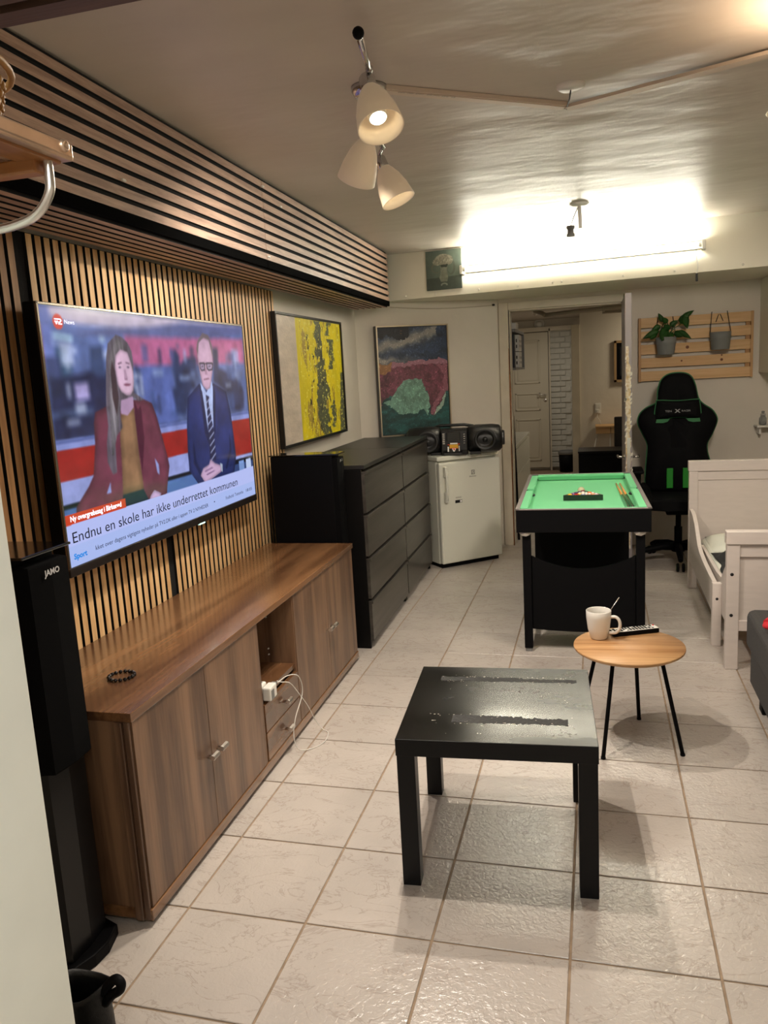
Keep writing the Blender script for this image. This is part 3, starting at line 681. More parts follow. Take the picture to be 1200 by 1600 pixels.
tvt('\u2022', .69, .697, .963, .02, ink_s); tvt('Fodbold: Tottenha', .772, .902, .966, .018, ink_s); tvt('18.05', .925, .972, .966, .017, ink_s)
tvt('Sport', .013, .06, .972, .021, blu_s, bold=.001)
tvt('Ny overgrebssag i Birker\u00f8d', .016, .211, .823, .021, wht_s, bold=.0006)
tvt('News', .078, .112, .064, .017, wht_s)
lg = B()
def sp(u, v): return (TY+u*TW, TZ+(1-v)*TH)
def stroke(b, pts, wd, x=TX+.0012):
    b.tube([(x,)+sp(*p) for p in pts], wd, 6)
stroke(lg, [(.0455,.048),(.064,.048),(.067,.053),(.064,.058),(.059,.060),(.058,.066),(.068,.066)], .0022)
stroke(lg, [(.0465,.055),(.0505,.066),(.0545,.055)], .0022)
o = obj('channel_mark', lg, wht_s, tv); o.scale = (1,1,1)
# ================================================================ SIDEBOARD
sb = thing('sideboard', 'long brown laminate sideboard with silver knobs under the television', 'sideboard', (-1.18,1.684,0), .011)
obj('top_panel', B().box((-.455,-.005,.595),(.006,2.032,.620),bev=.0015), SIDEH, sb)
obj('end_panel', B().box((-.445,0,.045),(-.012,.02,.595),bev=.001), SIDEW, sb); obj('end_panel', B().box((-.445,2.008,.045),(-.012,2.028,.595),bev=.001), SIDEW, sb)
obj('corner_post', B().box((-.045,-.012,.02),(-.022,.004,.595),bev=.002).box((-.020,-.006,.02),(-.004,.003,.595),bev=.002), SIDEW, sb)
obj('divider', B().box((-.44,.815,.045),(-.004,.833,.595),bev=.001), SIDEW, sb); obj('divider', B().box((-.44,1.182,.045),(-.004,1.200,.595),bev=.001), SIDEW, sb)
obj('back_panel', B().box((-.445,.02,.045),(-.437,2.008,.595)), SIDEW, sb)
obj('base_rail', B().box((-.45,-.004,.018),(.003,2.032,.050),bev=.002), SIDEH, sb)
for y in (.08,.98,1.9): obj('foot', B().box((-.40,y,0),(-.03,y+.07,.02)), MATBLK, sb)
obj('niche_floor', B().box((-.437,.833,.285),(-.012,1.182,.305),bev=.001), SIDEH, sb)
obj('shelf_pin', B().cyl((-.12,1.182,.34),(-.12,1.176,.34),.003,n=8).cyl((-.12,1.182,.365),(-.12,1.176,.365),.003,n=8).cyl((-.12,1.182,.50),(-.12,1.176,.50),.003,n=8), WHITEP, sb)
def knob(par, y, z):
    b_ = B().cyl((0,y-.006,z-.003),(.022,y-.006,z-.001),.0035,n=10).cyl((0,y+.006,z-.003),(.022,y+.006,z-.001),.0035,n=10)
    b_.prism([(.014,z-.006),(.015,z+.006),(.021,z+.012),(.030,z+.010),(.033,z+.002),(.028,z-.005)],'y',y-.019,y+.019,bev=.0015)
    return obj('knob', b_, STEEL, par)
for (ya, yb, ky) in ((.006,.408,.388),(.411,.814,.452),(1.186,1.600,1.580),(1.603,2.024,1.635)):
    d_ = obj('door', B().box((-.003,ya,.054),(.0,yb,.592)).box((-.016,ya,.054),(-.001,yb,.592),bev=.001), SIDEW, sb); knob(d_, ky, .302 if ky < 1 else .318)
for (za, zb, kz) in ((.165,.272,.212),(.054,.161,.098)):
    d_ = obj('drawer', B().box((-.016,.835,za),(0,1.180,zb),bev=.001), SIDEH, sb); knob(d_, 1.02, kz)
def on_sb(name, label, cat, x, y, z):
    c_, s_ = math.cos(.011), math.sin(.011)
    return thing(name, label, cat, (-1.18+x*c_-y*s_, 1.684+x*s_+y*c_, z), .011)
br = on_sb('bead_bracelet', 'black bead bracelet lying on the near end of the sideboard top', 'bracelet', -.165, .225, .620)
for k in range(17):
    a = 2*math.pi*k/17
    if k == 0: bead = obj('bead', B().blob((0,0,.0055),.0062,.0062,.0055,12), GLOSSB, br); bead.location = (.036,0,0)
    else: share(bead, 'bead', (.036*math.cos(a),.036*math.sin(a),0), br)
# power strip, charger, cable
ps = on_sb('power_strip', 'white power strip at the front of the sideboard niche', 'power strip', -.10, .852, .3055)
obj('strip_body', B().box((-.20,0,0),(.085,.052,.036),bev=.008), WHITEP, ps)
obj('switch', B().box((.045,.015,.035),(.075,.036,.040),bev=.002), GREYP, ps)
pc_ = on_sb('phone_charger', 'white square charger block overhanging the niche edge', 'charger', -.012, .865, .3055)
obj('charger_body', B().box((-.0,-.018,-.022),(.034,.045,.030),bev=.006), WHITEP, pc_)
obj('grey_face', B().box((.0335,-.012,-.018),(.0345,.016,.018),bev=.0004), GREYP, pc_)
obj('usb_plug', B().box((.0,.046,.004),(.020,.080,.018),bev=.003), GREYP, pc_)
cb = on_sb('charging_cable', 'thin white charging cable looping from the niche down to the floor tiles', 'cable', 0,0,0)
def spline(pts, n=8):
    pts = [Vector(p) for p in pts]; P_ = [pts[0]*2-pts[1]]+pts+[pts[-1]*2-pts[-2]]; o_ = []
    for i in range(1, len(P_)-2):
        for k in range(n):
            t = k/n; a,b_,c_,d_ = P_[i-1],P_[i],P_[i+1],P_[i+2]
            o_.append(.5*((2*b_)+(c_-a)*t+(2*a-5*b_+4*c_-d_)*t*t+(3*b_-3*c_+d_-a)*t**3))
    return o_+[pts[-1]]
obj('cable_run', B().tube(spline([(.008,.945,.317),(.03,1.0,.325),(.05,1.06,.30),(.05,1.09,.22),(.040,1.02,.14),(.036,1.0,.07),(.05,1.01,.016),(.09,1.05,.003),(.12,1.11,.003),(.11,1.19,.003),(.08,1.21,.01),(.055,1.20,.05),(.05,1.14,.14),(.045,1.08,.21),(.035,1.01,.29),(.02,.96,.315),(.004,.952,.322)]), .0018, 8), WHITEP, cb)
# ================================================================ SPEAKERS
sp1 = thing('floor_speaker', 'tall black floor speaker nearest the camera with cloth grille and curved foot', 'speaker', (-1.285,1.468,0), .02)
obj('cabinet_body', B().box((-.34,.0,.03),(-.02,.165,1.075),bev=.004), MATBLK, sp1)
obj('grille', B().prism([(-.02,0),(.026,.012),(.036,.080),(.030,.150),(-.02,.165)],'z',.545,1.058,bev=.005), CLOTHB, sp1)
obj('lower_front', B().prism([(-.02,.004),(.004,.012),(.010,.082),(.004,.153),(-.02,.161)],'z',.035,.56,bev=.003), mat('dark_satin_front',(12,12,13),.3,spec=.25), sp1)
obj('port_slot', B().prism([(.48,.035),(.49,.05),(.30,.062),(.22,.05)],'x',.0065,.0135), INK, sp1)
obj('foot', B().prism([(-.34,-.006),(.018,-.004),(.040,.05),(.046,.10),(.030,.165),(-.02,.185),(-.34,.18)],'z',0,.034,bev=.004), MATBLK, sp1)
obj('glass_top', B().box((-.35,-.008,1.080),(.030,.172,1.087),bev=.002), GLOSSB, sp1)
text_mesh('brand_text','JAMO',.020, mat('silver_print',(215,215,215),.3,.3), sp1, basis((.0385,.052,1.028),(-.02,1,0),(0,0,1)), 1.1, bold=.0006)
sp2 = thing('floor_speaker', 'tall black speaker between the sideboard and the black chests with glossy top', 'speaker', (-1.255,3.738,0), .02)
obj('cabinet_body', B().box((-.36,.0,.02),(-.03,.125,1.065),bev=.004), MATBLK, sp2)
obj('grille', B().prism([(-.03,.002),(-.004,.008),(.004,.06),(-.004,.118),(-.03,.123)],'z',.5,1.05,bev=.004), CLOTHB, sp2)
obj('lower_front', B().prism([(-.03,.002),(-.012,.008),(-.006,.06),(-.012,.118),(-.03,.123)],'z',.03,.5,bev=.003), GLOSSB, sp2)
obj('foot', B().box((-.36,-.004,0),(.0,.130,.02),bev=.003), MATBLK, sp2)
obj('glass_top', B().box((-.365,-.004,1.066),(.002,.130,1.073),bev=.002), GLOSSB, sp2)
text_mesh('brand_text','JAMO',.016, bpy.data.materials['silver_print'], sp2, basis((.0035,.035,1.03),(-.02,1,0),(0,0,1)), 1.1, bold=.0005)
# ================================================================ CHESTS OF DRAWERS
def chest(y0, wd, label):
    t = thing('chest_of_drawers', label, 'dresser', (-1.165-.018*(y0-4),y0,0), .018, 'black chests of drawers along the left wall')
    obj('side_panel', B().box((-.47,0,.0),(-.018,.019,.972),bev=.001), BLACKW, t); obj('side_panel', B().box((-.47,wd-.019,.0),(-.018,wd,.972),bev=.001), BLACKW, t)
    obj('top_panel', B().box((-.475,-.002,.974),(.002,wd+.001,.995),bev=.0015), mat('dark_stained_top',(34,33,31),.38,bump=.1,bscale=60,stretch=(1,.15,1),distance=.002), t)
    obj('back_panel', B().box((-.475,.0,.05),(-.468,wd,.972)), BLACKW, t)
    obj('carcass_front', B().box((-.06,.019,.03),(-.024,wd-.019,.972)), MATBLK, t)
    for k, z in enumerate((.045,.277,.509,.741)):
        obj('drawer', B().box((-.022,.004,z),(-.001,wd-.004,z+.216),bev=.0012).box((-.024,.004,z+.204),(.006,wd-.004,z+.219),bev=.001), BLACKF, t)
    return t
ch1 = chest(3.885,.90,'black-brown chest of drawers nearer the camera, beside the speaker')
ch2 = chest(4.795,.84,'black-brown chest of drawers farther away, beside the white fridge')
obj('label_sticker', B().box((-.001,.20,.716),(.003,.225,.722)), PAPER, ch1, )
# ================================================================ FRIDGE AND RADIO
FA = math.atan2(5.95-5.596, -.705+1.105)
fg = thing('fridge', 'small white fridge set at an angle beside the black chests', 'fridge', (-1.105,5.596,0), FA)
FWd = .534
obj('cabinet_body', B().box((.0,.05,.03),(FWd,.40,.80),bev=.006), WHITEG, fg)
obj('worktop', B().box((-.006,.018,.802),(FWd+.004,.41,.838),bev=.010), WHITEG, fg)
dr = obj('door', B().box((.0,.0,.035),(FWd,.046,.792),bev=.012,seg=3), WHITEG, fg)
obj('kick_strip', B().box((.015,.035,.0),(FWd-.015,.38,.03)), MATBLK, fg)
obj('handle', B().tube([(.045,-.002,.735),(.040,-.030,.73),(.040,-.032,.69),(.040,-.032,.56),(.040,-.03,.52),(.045,-.002,.51)],.009,10).box((.028,-.034,.69),(.054,-.002,.765),bev=.006).box((.028,-.034,.50),(.054,-.002,.58),bev=.006), WHITEG, dr)
obj('brand_mark', B().box((.275,-.0012,.685),(.303,.001,.716)), INK, dr); obj('brand_mark', B().box((.2785,-.002,.6885),(.2995,.000,.7125)), WHITEG, dr)
obj('brand_mark', B().prism([(.281,.690),(.291,.700),(.291,.711)],'y',-.0028,-.001).prism([(.296,.690),(.292,.699),(.292,.711)],'y',-.0028,-.001), INK, dr)
text_mesh('brand_text','Electrolux',.0145, INK, dr, basis((.255,-.0010,.666),(1,0,0),(0,0,1)), 1)
obj('energy_label', B().box((.125,-.0012,.485),(.185,.001,.507)), INK, dr); obj('energy_label', B().box((.166,-.002,.488),(.183,.0,.504)), PAPER, dr)
obj('energy_label', B().box((.130,-.0012,.52),(.178,.001,.532)), mat('pale_sticker',(190,188,176),.5), dr)
rd = thing('boombox', 'bulky black boombox with round speakers and orange sticker on the white fridge', 'radio', (-1.01,5.82,.838), .12)
# local x right, y back
BBM = mat('boombox_plastic',(20,20,21),.38,bump=.08,bscale=300,distance=.001); BBG = mat('boombox_grey',(46,46,47),.3)
obj('centre_block', B().prism([(-.10,0),(-.12,.04),(-.115,.175),(-.09,.19),(.05,.19),(.06,0)],'x',-.105,.085,bev=.006), BBM, rd)
for s_, cx in ((-1,-.235),(1,.205)):
    obj('speaker_pod', B().lathe([(0,-.135),(.07,-.133),(.095,-.11),(.104,-.06),(.104,.06),(.097,.11),(.075,.133),(0,.135)],(cx,.0,.107),36,(1,0,0)), BBM, rd)
    obj('speaker_ring', B().lathe([(.056,0),(.074,.004),(.078,.014),(.072,.020),(.058,.010),(.05,.002),(.022,-.004),(.020,.006),(0,.012)],(cx+(.01 if s_>0 else .03),-.098,.105),36,(0,-1,0)), BBG if s_<0 else BBM, rd)
    obj('end_cap', B().lathe([(0,.0),(.05,.0),(.055,-.012),(.055,-.02)],(cx+s_*.152,0,.107),24,(s_,0,0)), BBG, rd)
obj('handle', B().tube([(-.16,.02,.20),(-.12,.02,.212),(.06,.02,.212),(.13,.02,.20)],.011,10), BBM, rd)
obj('tape_door', B().box((-.065,-.122,.105),(.035,-.110,.172),bev=.004), GLOSSB, rd)
for k in range(6): obj('button', B().box((-.095,-.1245,.155-k*.014),(-.078,-.112,.162-k*.014),bev=.001), STEEL, rd)
for k in range(5): obj('button', B().box((.058,-.1225,.150-k*.016),(.070,-.110,.154-k*.016),bev=.001), STEEL, rd)
stk = obj('sticker', B().box((-.062,-.1225,.025),(.032,-.1195,.095)), mat('black_sticker',(26,20,18),.3), rd)
obj('sticker_print', B().box((-.045,-.1235,.052),(.018,-.122,.080)), mat('gold_print',(222,170,40),.4), rd)
obj('sticker_print', B().box((-.040,-.124,.082),(.014,-.122,.092)).box((-.060,-.1235,.028),(-.05,-.122,.066)).box((.022,-.1235,.03),(.028,-.122,.07)).prism([(-.028,.052),(.002,.052),(-.008,.028),(-.018,.028)],'y',-.1245,-.122), PAPER, rd)
obj('sticker_print', B().box((-.058,-.1238,.076),(-.045,-.1222,.082)).box((.016,-.1238,.078),(.030,-.1222,.086)).box((-.038,-.1244,.050),(.012,-.1225,.056)).prism([(-.022,.050),(-.004,.050),(-.010,.034)],'y',-.125,-.1225), mat('red_print',(206,60,30),.4), rd)
obj('front_lip', B().box((-.09,-.128,.0),(.045,-.10,.020),bev=.004), BBG, rd)
obj('rest_foot', B().box((.10,-.10,.0),(.18,.05,.02),bev=.004), BBM, rd)
obj('rest_foot', B().box((-.19,-.06,.0),(-.11,.05,.02),bev=.004), BBM, rd)
# ================================================================ PAINTINGS
def yellow_img(u_, v_):
    u_ = u_+(nz(u_,v_,30,40,77)-.5)*.02*(u_ > .3)
    u_ = np.clip(u_,0,1)
    n1 = nz(u_,v_,40,4,1); n2 = nz(u_,v_,9,3,2); n3 = nz(u_,v_,34,12,3,5); wob = (nz(u_,v_,2,7,8)-.5)*.16
    im = np.zeros(u_.shape+(3,)); im[:] = (240,220,8)
    im *= (.86+.2*n1)[...,None]
    k = (n1*.6+n2*.6 > .68) & (u_ > .32); im[k] = (176,148,52)
    def band(c0, wd, j=.12, vr=(0,1)):
        e = np.abs(u_-(c0+wob)-(n3-.5)*j) < wd*(.6+.8*n2); return e & (v_ > vr[0]) & (v_ < vr[1])
    g = np.array((82,86,62))
    im[band(.60,.055)] = g; im[band(.68,.035,vr=(.42,1))] = g; im[band(.80,.045,vr=(.15,.42))] = g; im[band(.77,.03,.15,(0,.12))] = g; im[band(.80,.03,vr=(.7,.95))] = g
    im[(u_ > .955-(v_-.5)*.12-(n2-.5)*.05) & (v_ > .45)] = (86,90,64)
    sp_ = (n3 > .68) & (np.abs(u_-.58) < .17); im[sp_] = (30,32,26)
    sp_ = (nz(u_,v_,70,50,12) > .69) & (u_ > .3); im[sp_] = (244,236,120)
    w_ = u_ < .265+(n2-.5)*.01; wc = np.array((216,200,184))*(.86+.2*nz(u_,v_,12,20,14))[...,None]; im[w_] = wc[w_]
    return im
PT = lw('yellow_painting', 'tall abstract painting in yellow, grey and white with a black frame', 'painting', 2.04, 1.075, 0)
PWd, PHt = 1.235, .742
obj('canvas', B().box((-.02,.012,.012),(.018,PWd-.012,PHt-.012)), PAPER, PT)
picture('painted_surface', PWd-.03, PHt-.03, 260, 300, yellow_img, col_mat('yellow_paint',.45,bump=.5,bscale=70), PT, x=.0195, z0=.015, y0=.015)
fm = mat('black_frame',(16,16,17),.35)
obj('frame', B().box((-.022,0,0),(.030,.014,PHt)).box((-.022,PWd-.014,0),(.030,PWd,PHt)).box((-.022,.014,PHt-.012),(.030,PWd-.014,PHt)).box((-.022,.014,0),(.030,PWd-.014,.016)), fm, PT)
def sea_img(u_, v_):
    u_, v_ = u_+(nz(u_,v_,14,18,61)-.5)*.07, v_+(nz(u_,v_,16,20,62)-.5)*.05
    u_, v_ = np.clip(u_,0,1), np.clip(v_,0,1)
    st = nz(u_+v_*.15,v_,8,22,41); n2 = nz(u_,v_,6,6,42); n3 = nz(u_,v_,30,40,43); d_ = (n2-.5)
    im = np.zeros(u_.shape+(3,)); im[:] = (40,54,78); im *= (.55+.9*st)[...,None]
    c1 = np.exp(-((v_-.14-(.28-u_)*.16-d_*.05)/.055)**2)*(u_ < .86); c2 = np.exp(-((v_-.31-d_*.08)/.03)**2)*np.clip(1.1-u_*1.6,0,1)
    cc = np.clip((c1+c2)*(.5+st),0,1)[...,None]; im = im*(1-cc)+np.array((142,138,132))*cc
    im[(v_ < .09+d_*.1) & (u_ < .45)] = (22,26,34); im[(v_ > .03)&(v_ < .08)&(u_ > .18)&(u_ < .36)&(st > .5)] = (104,76,40)
    edge = .335-.03*u_+d_*.05
    r_ = v_ > edge; rc = np.array((104,56,70))*(.25+.7*n3+.7*nz(u_,v_,9,9,63))[...,None]; im[r_] = rc[r_]
    pk = (np.abs(v_-edge-.02) < .025) & r_; im[pk] = (150,104,120)
    ol = r_ & (u_ < .17) & (v_ < .42+d_*.1); im[ol] = (146,104,66)
    pk2 = inpoly(u_,v_+d_*.02,[(.82,.36),(1,.36),(1,.62),(.95,.62),(.86,.72),(.80,.81),(.74,.83),(.72,.79),(.80,.70),(.92,.58),(.93,.46)]); im[pk2] = np.array((136,84,98))
    lo = inpoly(u_,v_+d_*.03,[(0,.72),(.05,.66),(.2,.62),(.68,.60),(.73,.84),(.78,.83),(.98,.62),(1.1,.62),(1.1,1.1),(-.1,1.1),(-.1,.72)])
    lc = np.array((30,74,72))*(.45+1.0*nz(u_+v_*.1,v_,8,30,44))[...,None]; im[lo] = lc[lo]
    wv = inpoly(u_,v_+d_*.02,[(.02,.70),(.12,.67),(.24,.58),(.33,.50),(.50,.475),(.60,.49),(.65,.60),(.71,.66),(.70,.80),(.66,.84),(.62,.77),(.45,.82),(.25,.80),(.15,.74)])
    wc = np.array((108,148,132))*(.45+.6*nz(u_,v_,7,9,45)+.4*nz(u_,v_,40,50,64))[...,None]; im[wv] = wc[wv]
    tl = inpoly(u_,v_,[(.76,.83),(.84,.77),(.96,.62),(.97,.66),(.88,.78)]); im[tl] = (150,176,158)
    sp_ = (nz(u_,v_,60,90,46) > .7); im[sp_] = im[sp_]*1.3+12
    return im
DA = math.atan2(6.185-5.872, -1.118+1.608)
SP = thing('sea_painting', 'abstract painting of blue sky, red cliffs and green wave in a thin silver frame', 'painting', (-1.607,5.868,.975), DA-math.pi/2)
SWd, SHt = .585, .835
# local frame rotated so that +x faces the room and +y runs to the right
SP.rotation_euler = (0,0,DA-math.pi/2)
picture('painted_surface', SWd-.03, SHt-.03, 220, 300, sea_img, col_mat('sea_paint',.45,bump=.6,bscale=60), SP, x=.0185, z0=.015, y0=.015)
obj('canvas', B().box((-.022,.01,.01),(.017,SWd-.01,SHt-.01)), fm, SP)
sfm = mat('champagne_frame',(196,182,156),.3,.7)
obj('frame', B().box((-.022,0,0),(.030,.010,SHt)).box((-.022,SWd-.010,0),(.030,SWd,SHt)).box((-.022,.01,SHt-.010),(.030,SWd-.01,SHt)).box((-.022,.01,0),(.030,SWd-.01,.010)), sfm, SP)
obj('frame_side', B().box((-.023,-.003,-.002),(.027,0,SHt+.001)), fm, SP)
def vase_img(u_, v_):
    n2 = nz(u_,v_,10,10,51); im = np.zeros(u_.shape+(3,)); im[:] = (92,106,96); im *= (.8+.25*u_+.15*n2)[...,None]
    k = v_ > .70-.03*u_; im[k] = im[k]*.72
    def el(cx,cy,rx,ry): return ((u_-cx)/rx)**2+((v_-cy)/ry)**2 < 1
    ring = el(.30,.44,.15,.14) & ~el(.31,.45,.11,.10); im[ring] = (96,100,88)
    ring = el(.72,.44,.12,.20) & ~el(.70,.44,.08,.16) & (v_ > .3); im[ring] = (88,98,88)
    fl = el(.50,.23,.24,.13)|el(.32,.29,.12,.09)|el(.66,.26,.12,.12)|el(.50,.31,.10,.10); fc = np.array((150,148,132))*(.6+.7*nz(u_,v_,26,26,52))[...,None]; im[fl] = fc[fl]
    vs = inpoly(u_,v_,[(.42,.40),(.62,.40),(.60,.52),(.63,.70),(.60,.80),(.42,.80),(.38,.70),(.42,.55)]); vc = np.array((120,124,112))*(.8+.4*nz(u_,v_,14,14,53))[...,None]; im[vs] = vc[vs]
    im[inpoly(u_,v_,[(.42,.37),(.64,.36),(.60,.44),(.44,.43)])] = (52,60,52)
    ft = el(.51,.88,.10,.05) & ~el(.51,.90,.06,.035) & (v_ < .90); im[ft] = (128,134,124)
    return im
p = beam_pt(-1.178,.0)
VP_ = thing('small_canvas', 'small square grey-green canvas of flowers in a pitcher on the beam', 'painting', (p.x,p.y,2.030), bang-math.pi/2)
obj('canvas', B().box((.002,0,0),(.020,.262,.272),bev=.001), mat('canvas_edge',(58,64,56),.7), VP_)
picture('painted_surface', .262, .272, 150, 150, vase_img, col_mat('vase_paint',.6), VP_, x=.0205)
# ================================================================ LAMPS
tl = thing('tube_lamp', 'long lit fluorescent tube lamp on the front of the beam', 'lamp', (0,0,0))
a = beam_pt(-.885,.055); b = beam_pt(.665,.055)
ta = (a.x,a.y,2.150); tb_ = (b.x,b.y,2.150)
tubem = mat('lit_tube',(255,250,232),.5,emit=108)
obj('tube', B().cyl(ta,tb_,.013,n=20), tubem, tl)
for q, s_ in ((a,1),(b,-1)):
    e = beam_pt(q.x,.0); obj('end_holder', B().box((-.012,-.075,-.032),(.012,-.002,.028),bev=.006).cyl((-.012*s_,-.055,.0),(.03*s_,-.055,.0),.016,n=16), WHITEP, tl).matrix_local = Matrix.Translation((e.x-s_*.012,e.y,2.15)) @ Matrix.Rotation(bang,4,'Z')
# white reflector rail right behind the tube
m1 = beam_pt(-.88,.018); m2 = beam_pt(.66,.018)
obj('back_rail', B().box((0,-.012,-.020),((m2-m1).length,.012,.022),bev=.004), WHITEP, tl).matrix_local = Matrix.Translation((m1.x,m1.y,2.15)) @ Matrix.Rotation(bang,4,'Z')
b1 = beam_pt(-.86,.05)
obj('batten', B().box((0,-.012,-.030),((m2-m1).length-.04,.014,-.019),bev=.003), WHITEP, tl).matrix_local = Matrix.Translation((b1.x,b1.y,2.15)) @ Matrix.Rotation(bang,4,'Z')
e = beam_pt(.63,.03)
cdl = bpy.data.objects.new('cord', None); C.objects.link(cdl); cdl.parent = tl; cdl.location = (e.x,e.y,2.14)
obj('cord_run', B().tube(spline([(0,0,0),(-.004,-.02,-.05),(.004,-.03,-.12),(-.002,-.032,-.17)]),.003,8), WHITEP, cdl); obj('cord_end', B().box((-.008,-.040,-.215),(.006,-.026,-.165),bev=.003), INK, cdl)
def spot_head(par, base, mouth, rad=.063, power=14, hinge=None, lit=1, blend=.9, tgt=None, angle=150, col=WARM, soft=.014):
    base = Vector(base); mouth = Vector(mouth); d_ = (mouth-base).normalized(); L_ = .130
    par_m = B().lathe([(.022,0),(.030,.012),(.044,.040),(.056,.080),(rad,L_),(rad-.003,L_),(.052,.080),(.040,.042),(.026,.016),(.0,.012)], base, 36, d_)
    obj('lamp_shade', par_m, SHADE, par)
    obj('socket_cup', B().lathe([(0,-.040),(.019,-.040),(.0215,-.036),(.0215,.004),(.019,.006)], base, 24, d_), CHROME, par)
    bp_ = base+d_*.098
    obj('bulb', B().lathe([(.012,-.06),(.022,-.04),(.027,-.006),(.024,.0),(0,.0015)], bp_, 24, d_), WHITEP, par)
    obj('bulb_face', B().lathe([(.0225,.0012),(.020,.004),(0,.006)], bp_, 24, d_), BULB, par)
    if hinge: obj('arm', B().tube([hinge, base-d_*.045],.006,10).blob(hinge,.011,.011,.011,12), CHROME, par)
    l_ = lamp('spot_light','SPOT', base+d_*(L_+.004), power, col, tgt or (base+d_*2), spot_size=math.radians(angle), spot_blend=blend, shadow_soft_size=soft)
    return l_
sl = thing('ceiling_spot_bar', 'chrome ceiling bar with three frosted glass spot lamps', 'lamp', (0,0,0))
obj('bar', B().tube([(-.541,1.983,2.252),(-.594,2.30,2.252)],.0085,14).tube([(-.594,2.30,2.252),(-.735,2.93,2.252)],.0085,14).blob((-.5395,1.975,2.252),.013,.013,.013,16), CHROME, sl)
obj('end_ball', B().blob((-.5385,1.968,2.252),.0145,.0145,.0145,16), MATBLK, sl)
obj('mounting_plate', B().lathe([(0,-.03),(.045,-.028),(.055,-.012),(.055,0),(0,0)],(-.66,2.50,ZC),32), CHROME, sl)
obj('mounting_stem', B().cyl((-.638,2.50,2.30),(-.638,2.50,2.245),.012,n=16), CHROME, sl)
spot_head(sl,(-.579,2.20,2.205),(-.536,2.145,2.075), power=62, hinge=(-.575,2.19,2.252))
spot_head(sl,(-.688,2.55,2.178),(-.742,2.60,2.085), power=48, hinge=(-.65,2.55,2.252))
spot_head(sl,(-.735,2.93,2.185),(-.690,2.925,2.08), power=62, hinge=(-.73,2.91,2.252))
s2 = thing('ceiling_spot_bar', 'second ceiling spot bar at the right edge with one glowing shade just in view', 'lamp', (0,0,0))
obj('bar', B().tube([(.60,2.15,2.252),(.62,2.95,2.252)],.0085,14).blob((.60,2.145,2.252),.013,.013,.013,12), CHROME, s2)
obj('mounting_plate', B().lathe([(0,-.03),(.045,-.028),(.055,-.012),(.055,0),(0,0)],(.61,2.55,ZC),32), CHROME, s2)
obj('mounting_stem', B().cyl((.61,2.55,2.30),(.61,2.55,2.245),.012,n=16), CHROME, s2)
spot_head(s2,(.575,2.55,2.20),(.530,2.56,2.10), power=14, hinge=(.61,2.55,2.252), blend=.8)
spot_head(s2,(.66,2.36,1.98),(.65,2.35,2.08), rad=.06, power=24, col=(1,.72,.48), hinge=(.605,2.30,2.252))
spot_head(s2,(.66,2.90,2.20),(.66,3.0,2.13), power=85, angle=95, soft=.16, tgt=(.05,5.6,.5), hinge=(.62,2.90,2.252))  # unseen head, its strong soft beam added to brighten the far end
# flat plastic cable duct from the first lamp to the second
cdm = mat('cream_trunking',(218,202,184),.45)
dct = thing('cable_duct', 'flat cream cable trunking from the spot lamp to the ceiling hook, with printed line', 'cable duct', (0,0,0))
def strip(b, p, q, wd, z0, z1):
    p = Vector(p+(0,)); q = Vector(q+(0,)); n_ = Vector((-(q-p).y,(q-p).x,0)).normalized()*wd/2
    b.prism([((p-n_).x,(p-n_).y),((q-n_).x,(q-n_).y),((q+n_).x,(q+n_).y),((p+n_).x,(p+n_).y)],'z',z0,z1); return b
obj('duct_body', strip(strip(B(),(-.64,2.50),(-.093,2.925),.044,ZC-.014,ZC-.001),(-.62,2.515),(-.10,2.92),.030,ZC-.0165,ZC-.013), cdm, dct)
t_ = text_mesh('printed_line','230V  LED  SPOT   220-240V 50Hz   CE', .012, mat('grey_print',(84,74,70),.6), dct, Matrix(), 1)
dirv = Vector((.547,.425,0)).normalized()
t_.data.transform(basis((-.58,2.535,ZC-.0175),(dirv.x,dirv.y,0),(dirv.y,-dirv.x,0)) )
dc2 = thing('cable_duct', 'flat cream trunking sloping from the hook towards the right edge lamp', 'cable duct', (0,0,0))
o = obj('duct_body', strip(B(),(-.085,2.925),(.70,2.60),.042,ZC-.020,ZC-.010), cdm, dc2)
for nm, lb, x, y, rr_ in (('ceiling_rose','white round ceiling rose with a dark wire beside the trunking joint',-.069,2.75,.044),):
    q = thing(nm, lb, 'ceiling rose', (x,y,ZC))
    obj('rose_disc', B().lathe([(0,-.014),(rr_*.8,-.013),(rr_,-.006),(rr_,0)],(0,0,0),32), WHITEP, q)
    obj('wire', B().tube([(0,0,-.012),(-.006,.08,-.015),(-.018,.165,-.018)],.0025,6), INK, q)
    obj('hook', B().lathe([(.004,0),(.008,.002),(.008,.005),(.004,.007)],(-.020,.172,-.020),12), STEEL, q)
q = thing('ceiling_rose', 'small white ceiling disc with short stem and wire in front of the tube lamp', 'ceiling rose', (-.081,4.69,ZC))
obj('rose_disc', B().lathe([(0,-.016),(.04,-.014),(.052,-.006),(.052,0)],(0,0,0),32), WHITEP, q)
obj('stem', B().cyl((0,0,-.01),(.006,0,-.13),.010,n=14), WHITEP, q)
q = thing('lamp_holder', 'small grey socket hanging just before the glowing beam', 'lamp holder', (-.133,4.85,2.195))
obj('holder_body', B().lathe([(.024,.032),(.024,.018),(.018,.012),(.018,-.006),(.023,-.012),(.023,-.026),(0,-.026)],(0,0,0),24), GREYP, q)
obj('cord', B().tube([(0,0,.03),(.02,-.02,.08),(.05,-.14,.117)],.0025,6), GREYP, q)
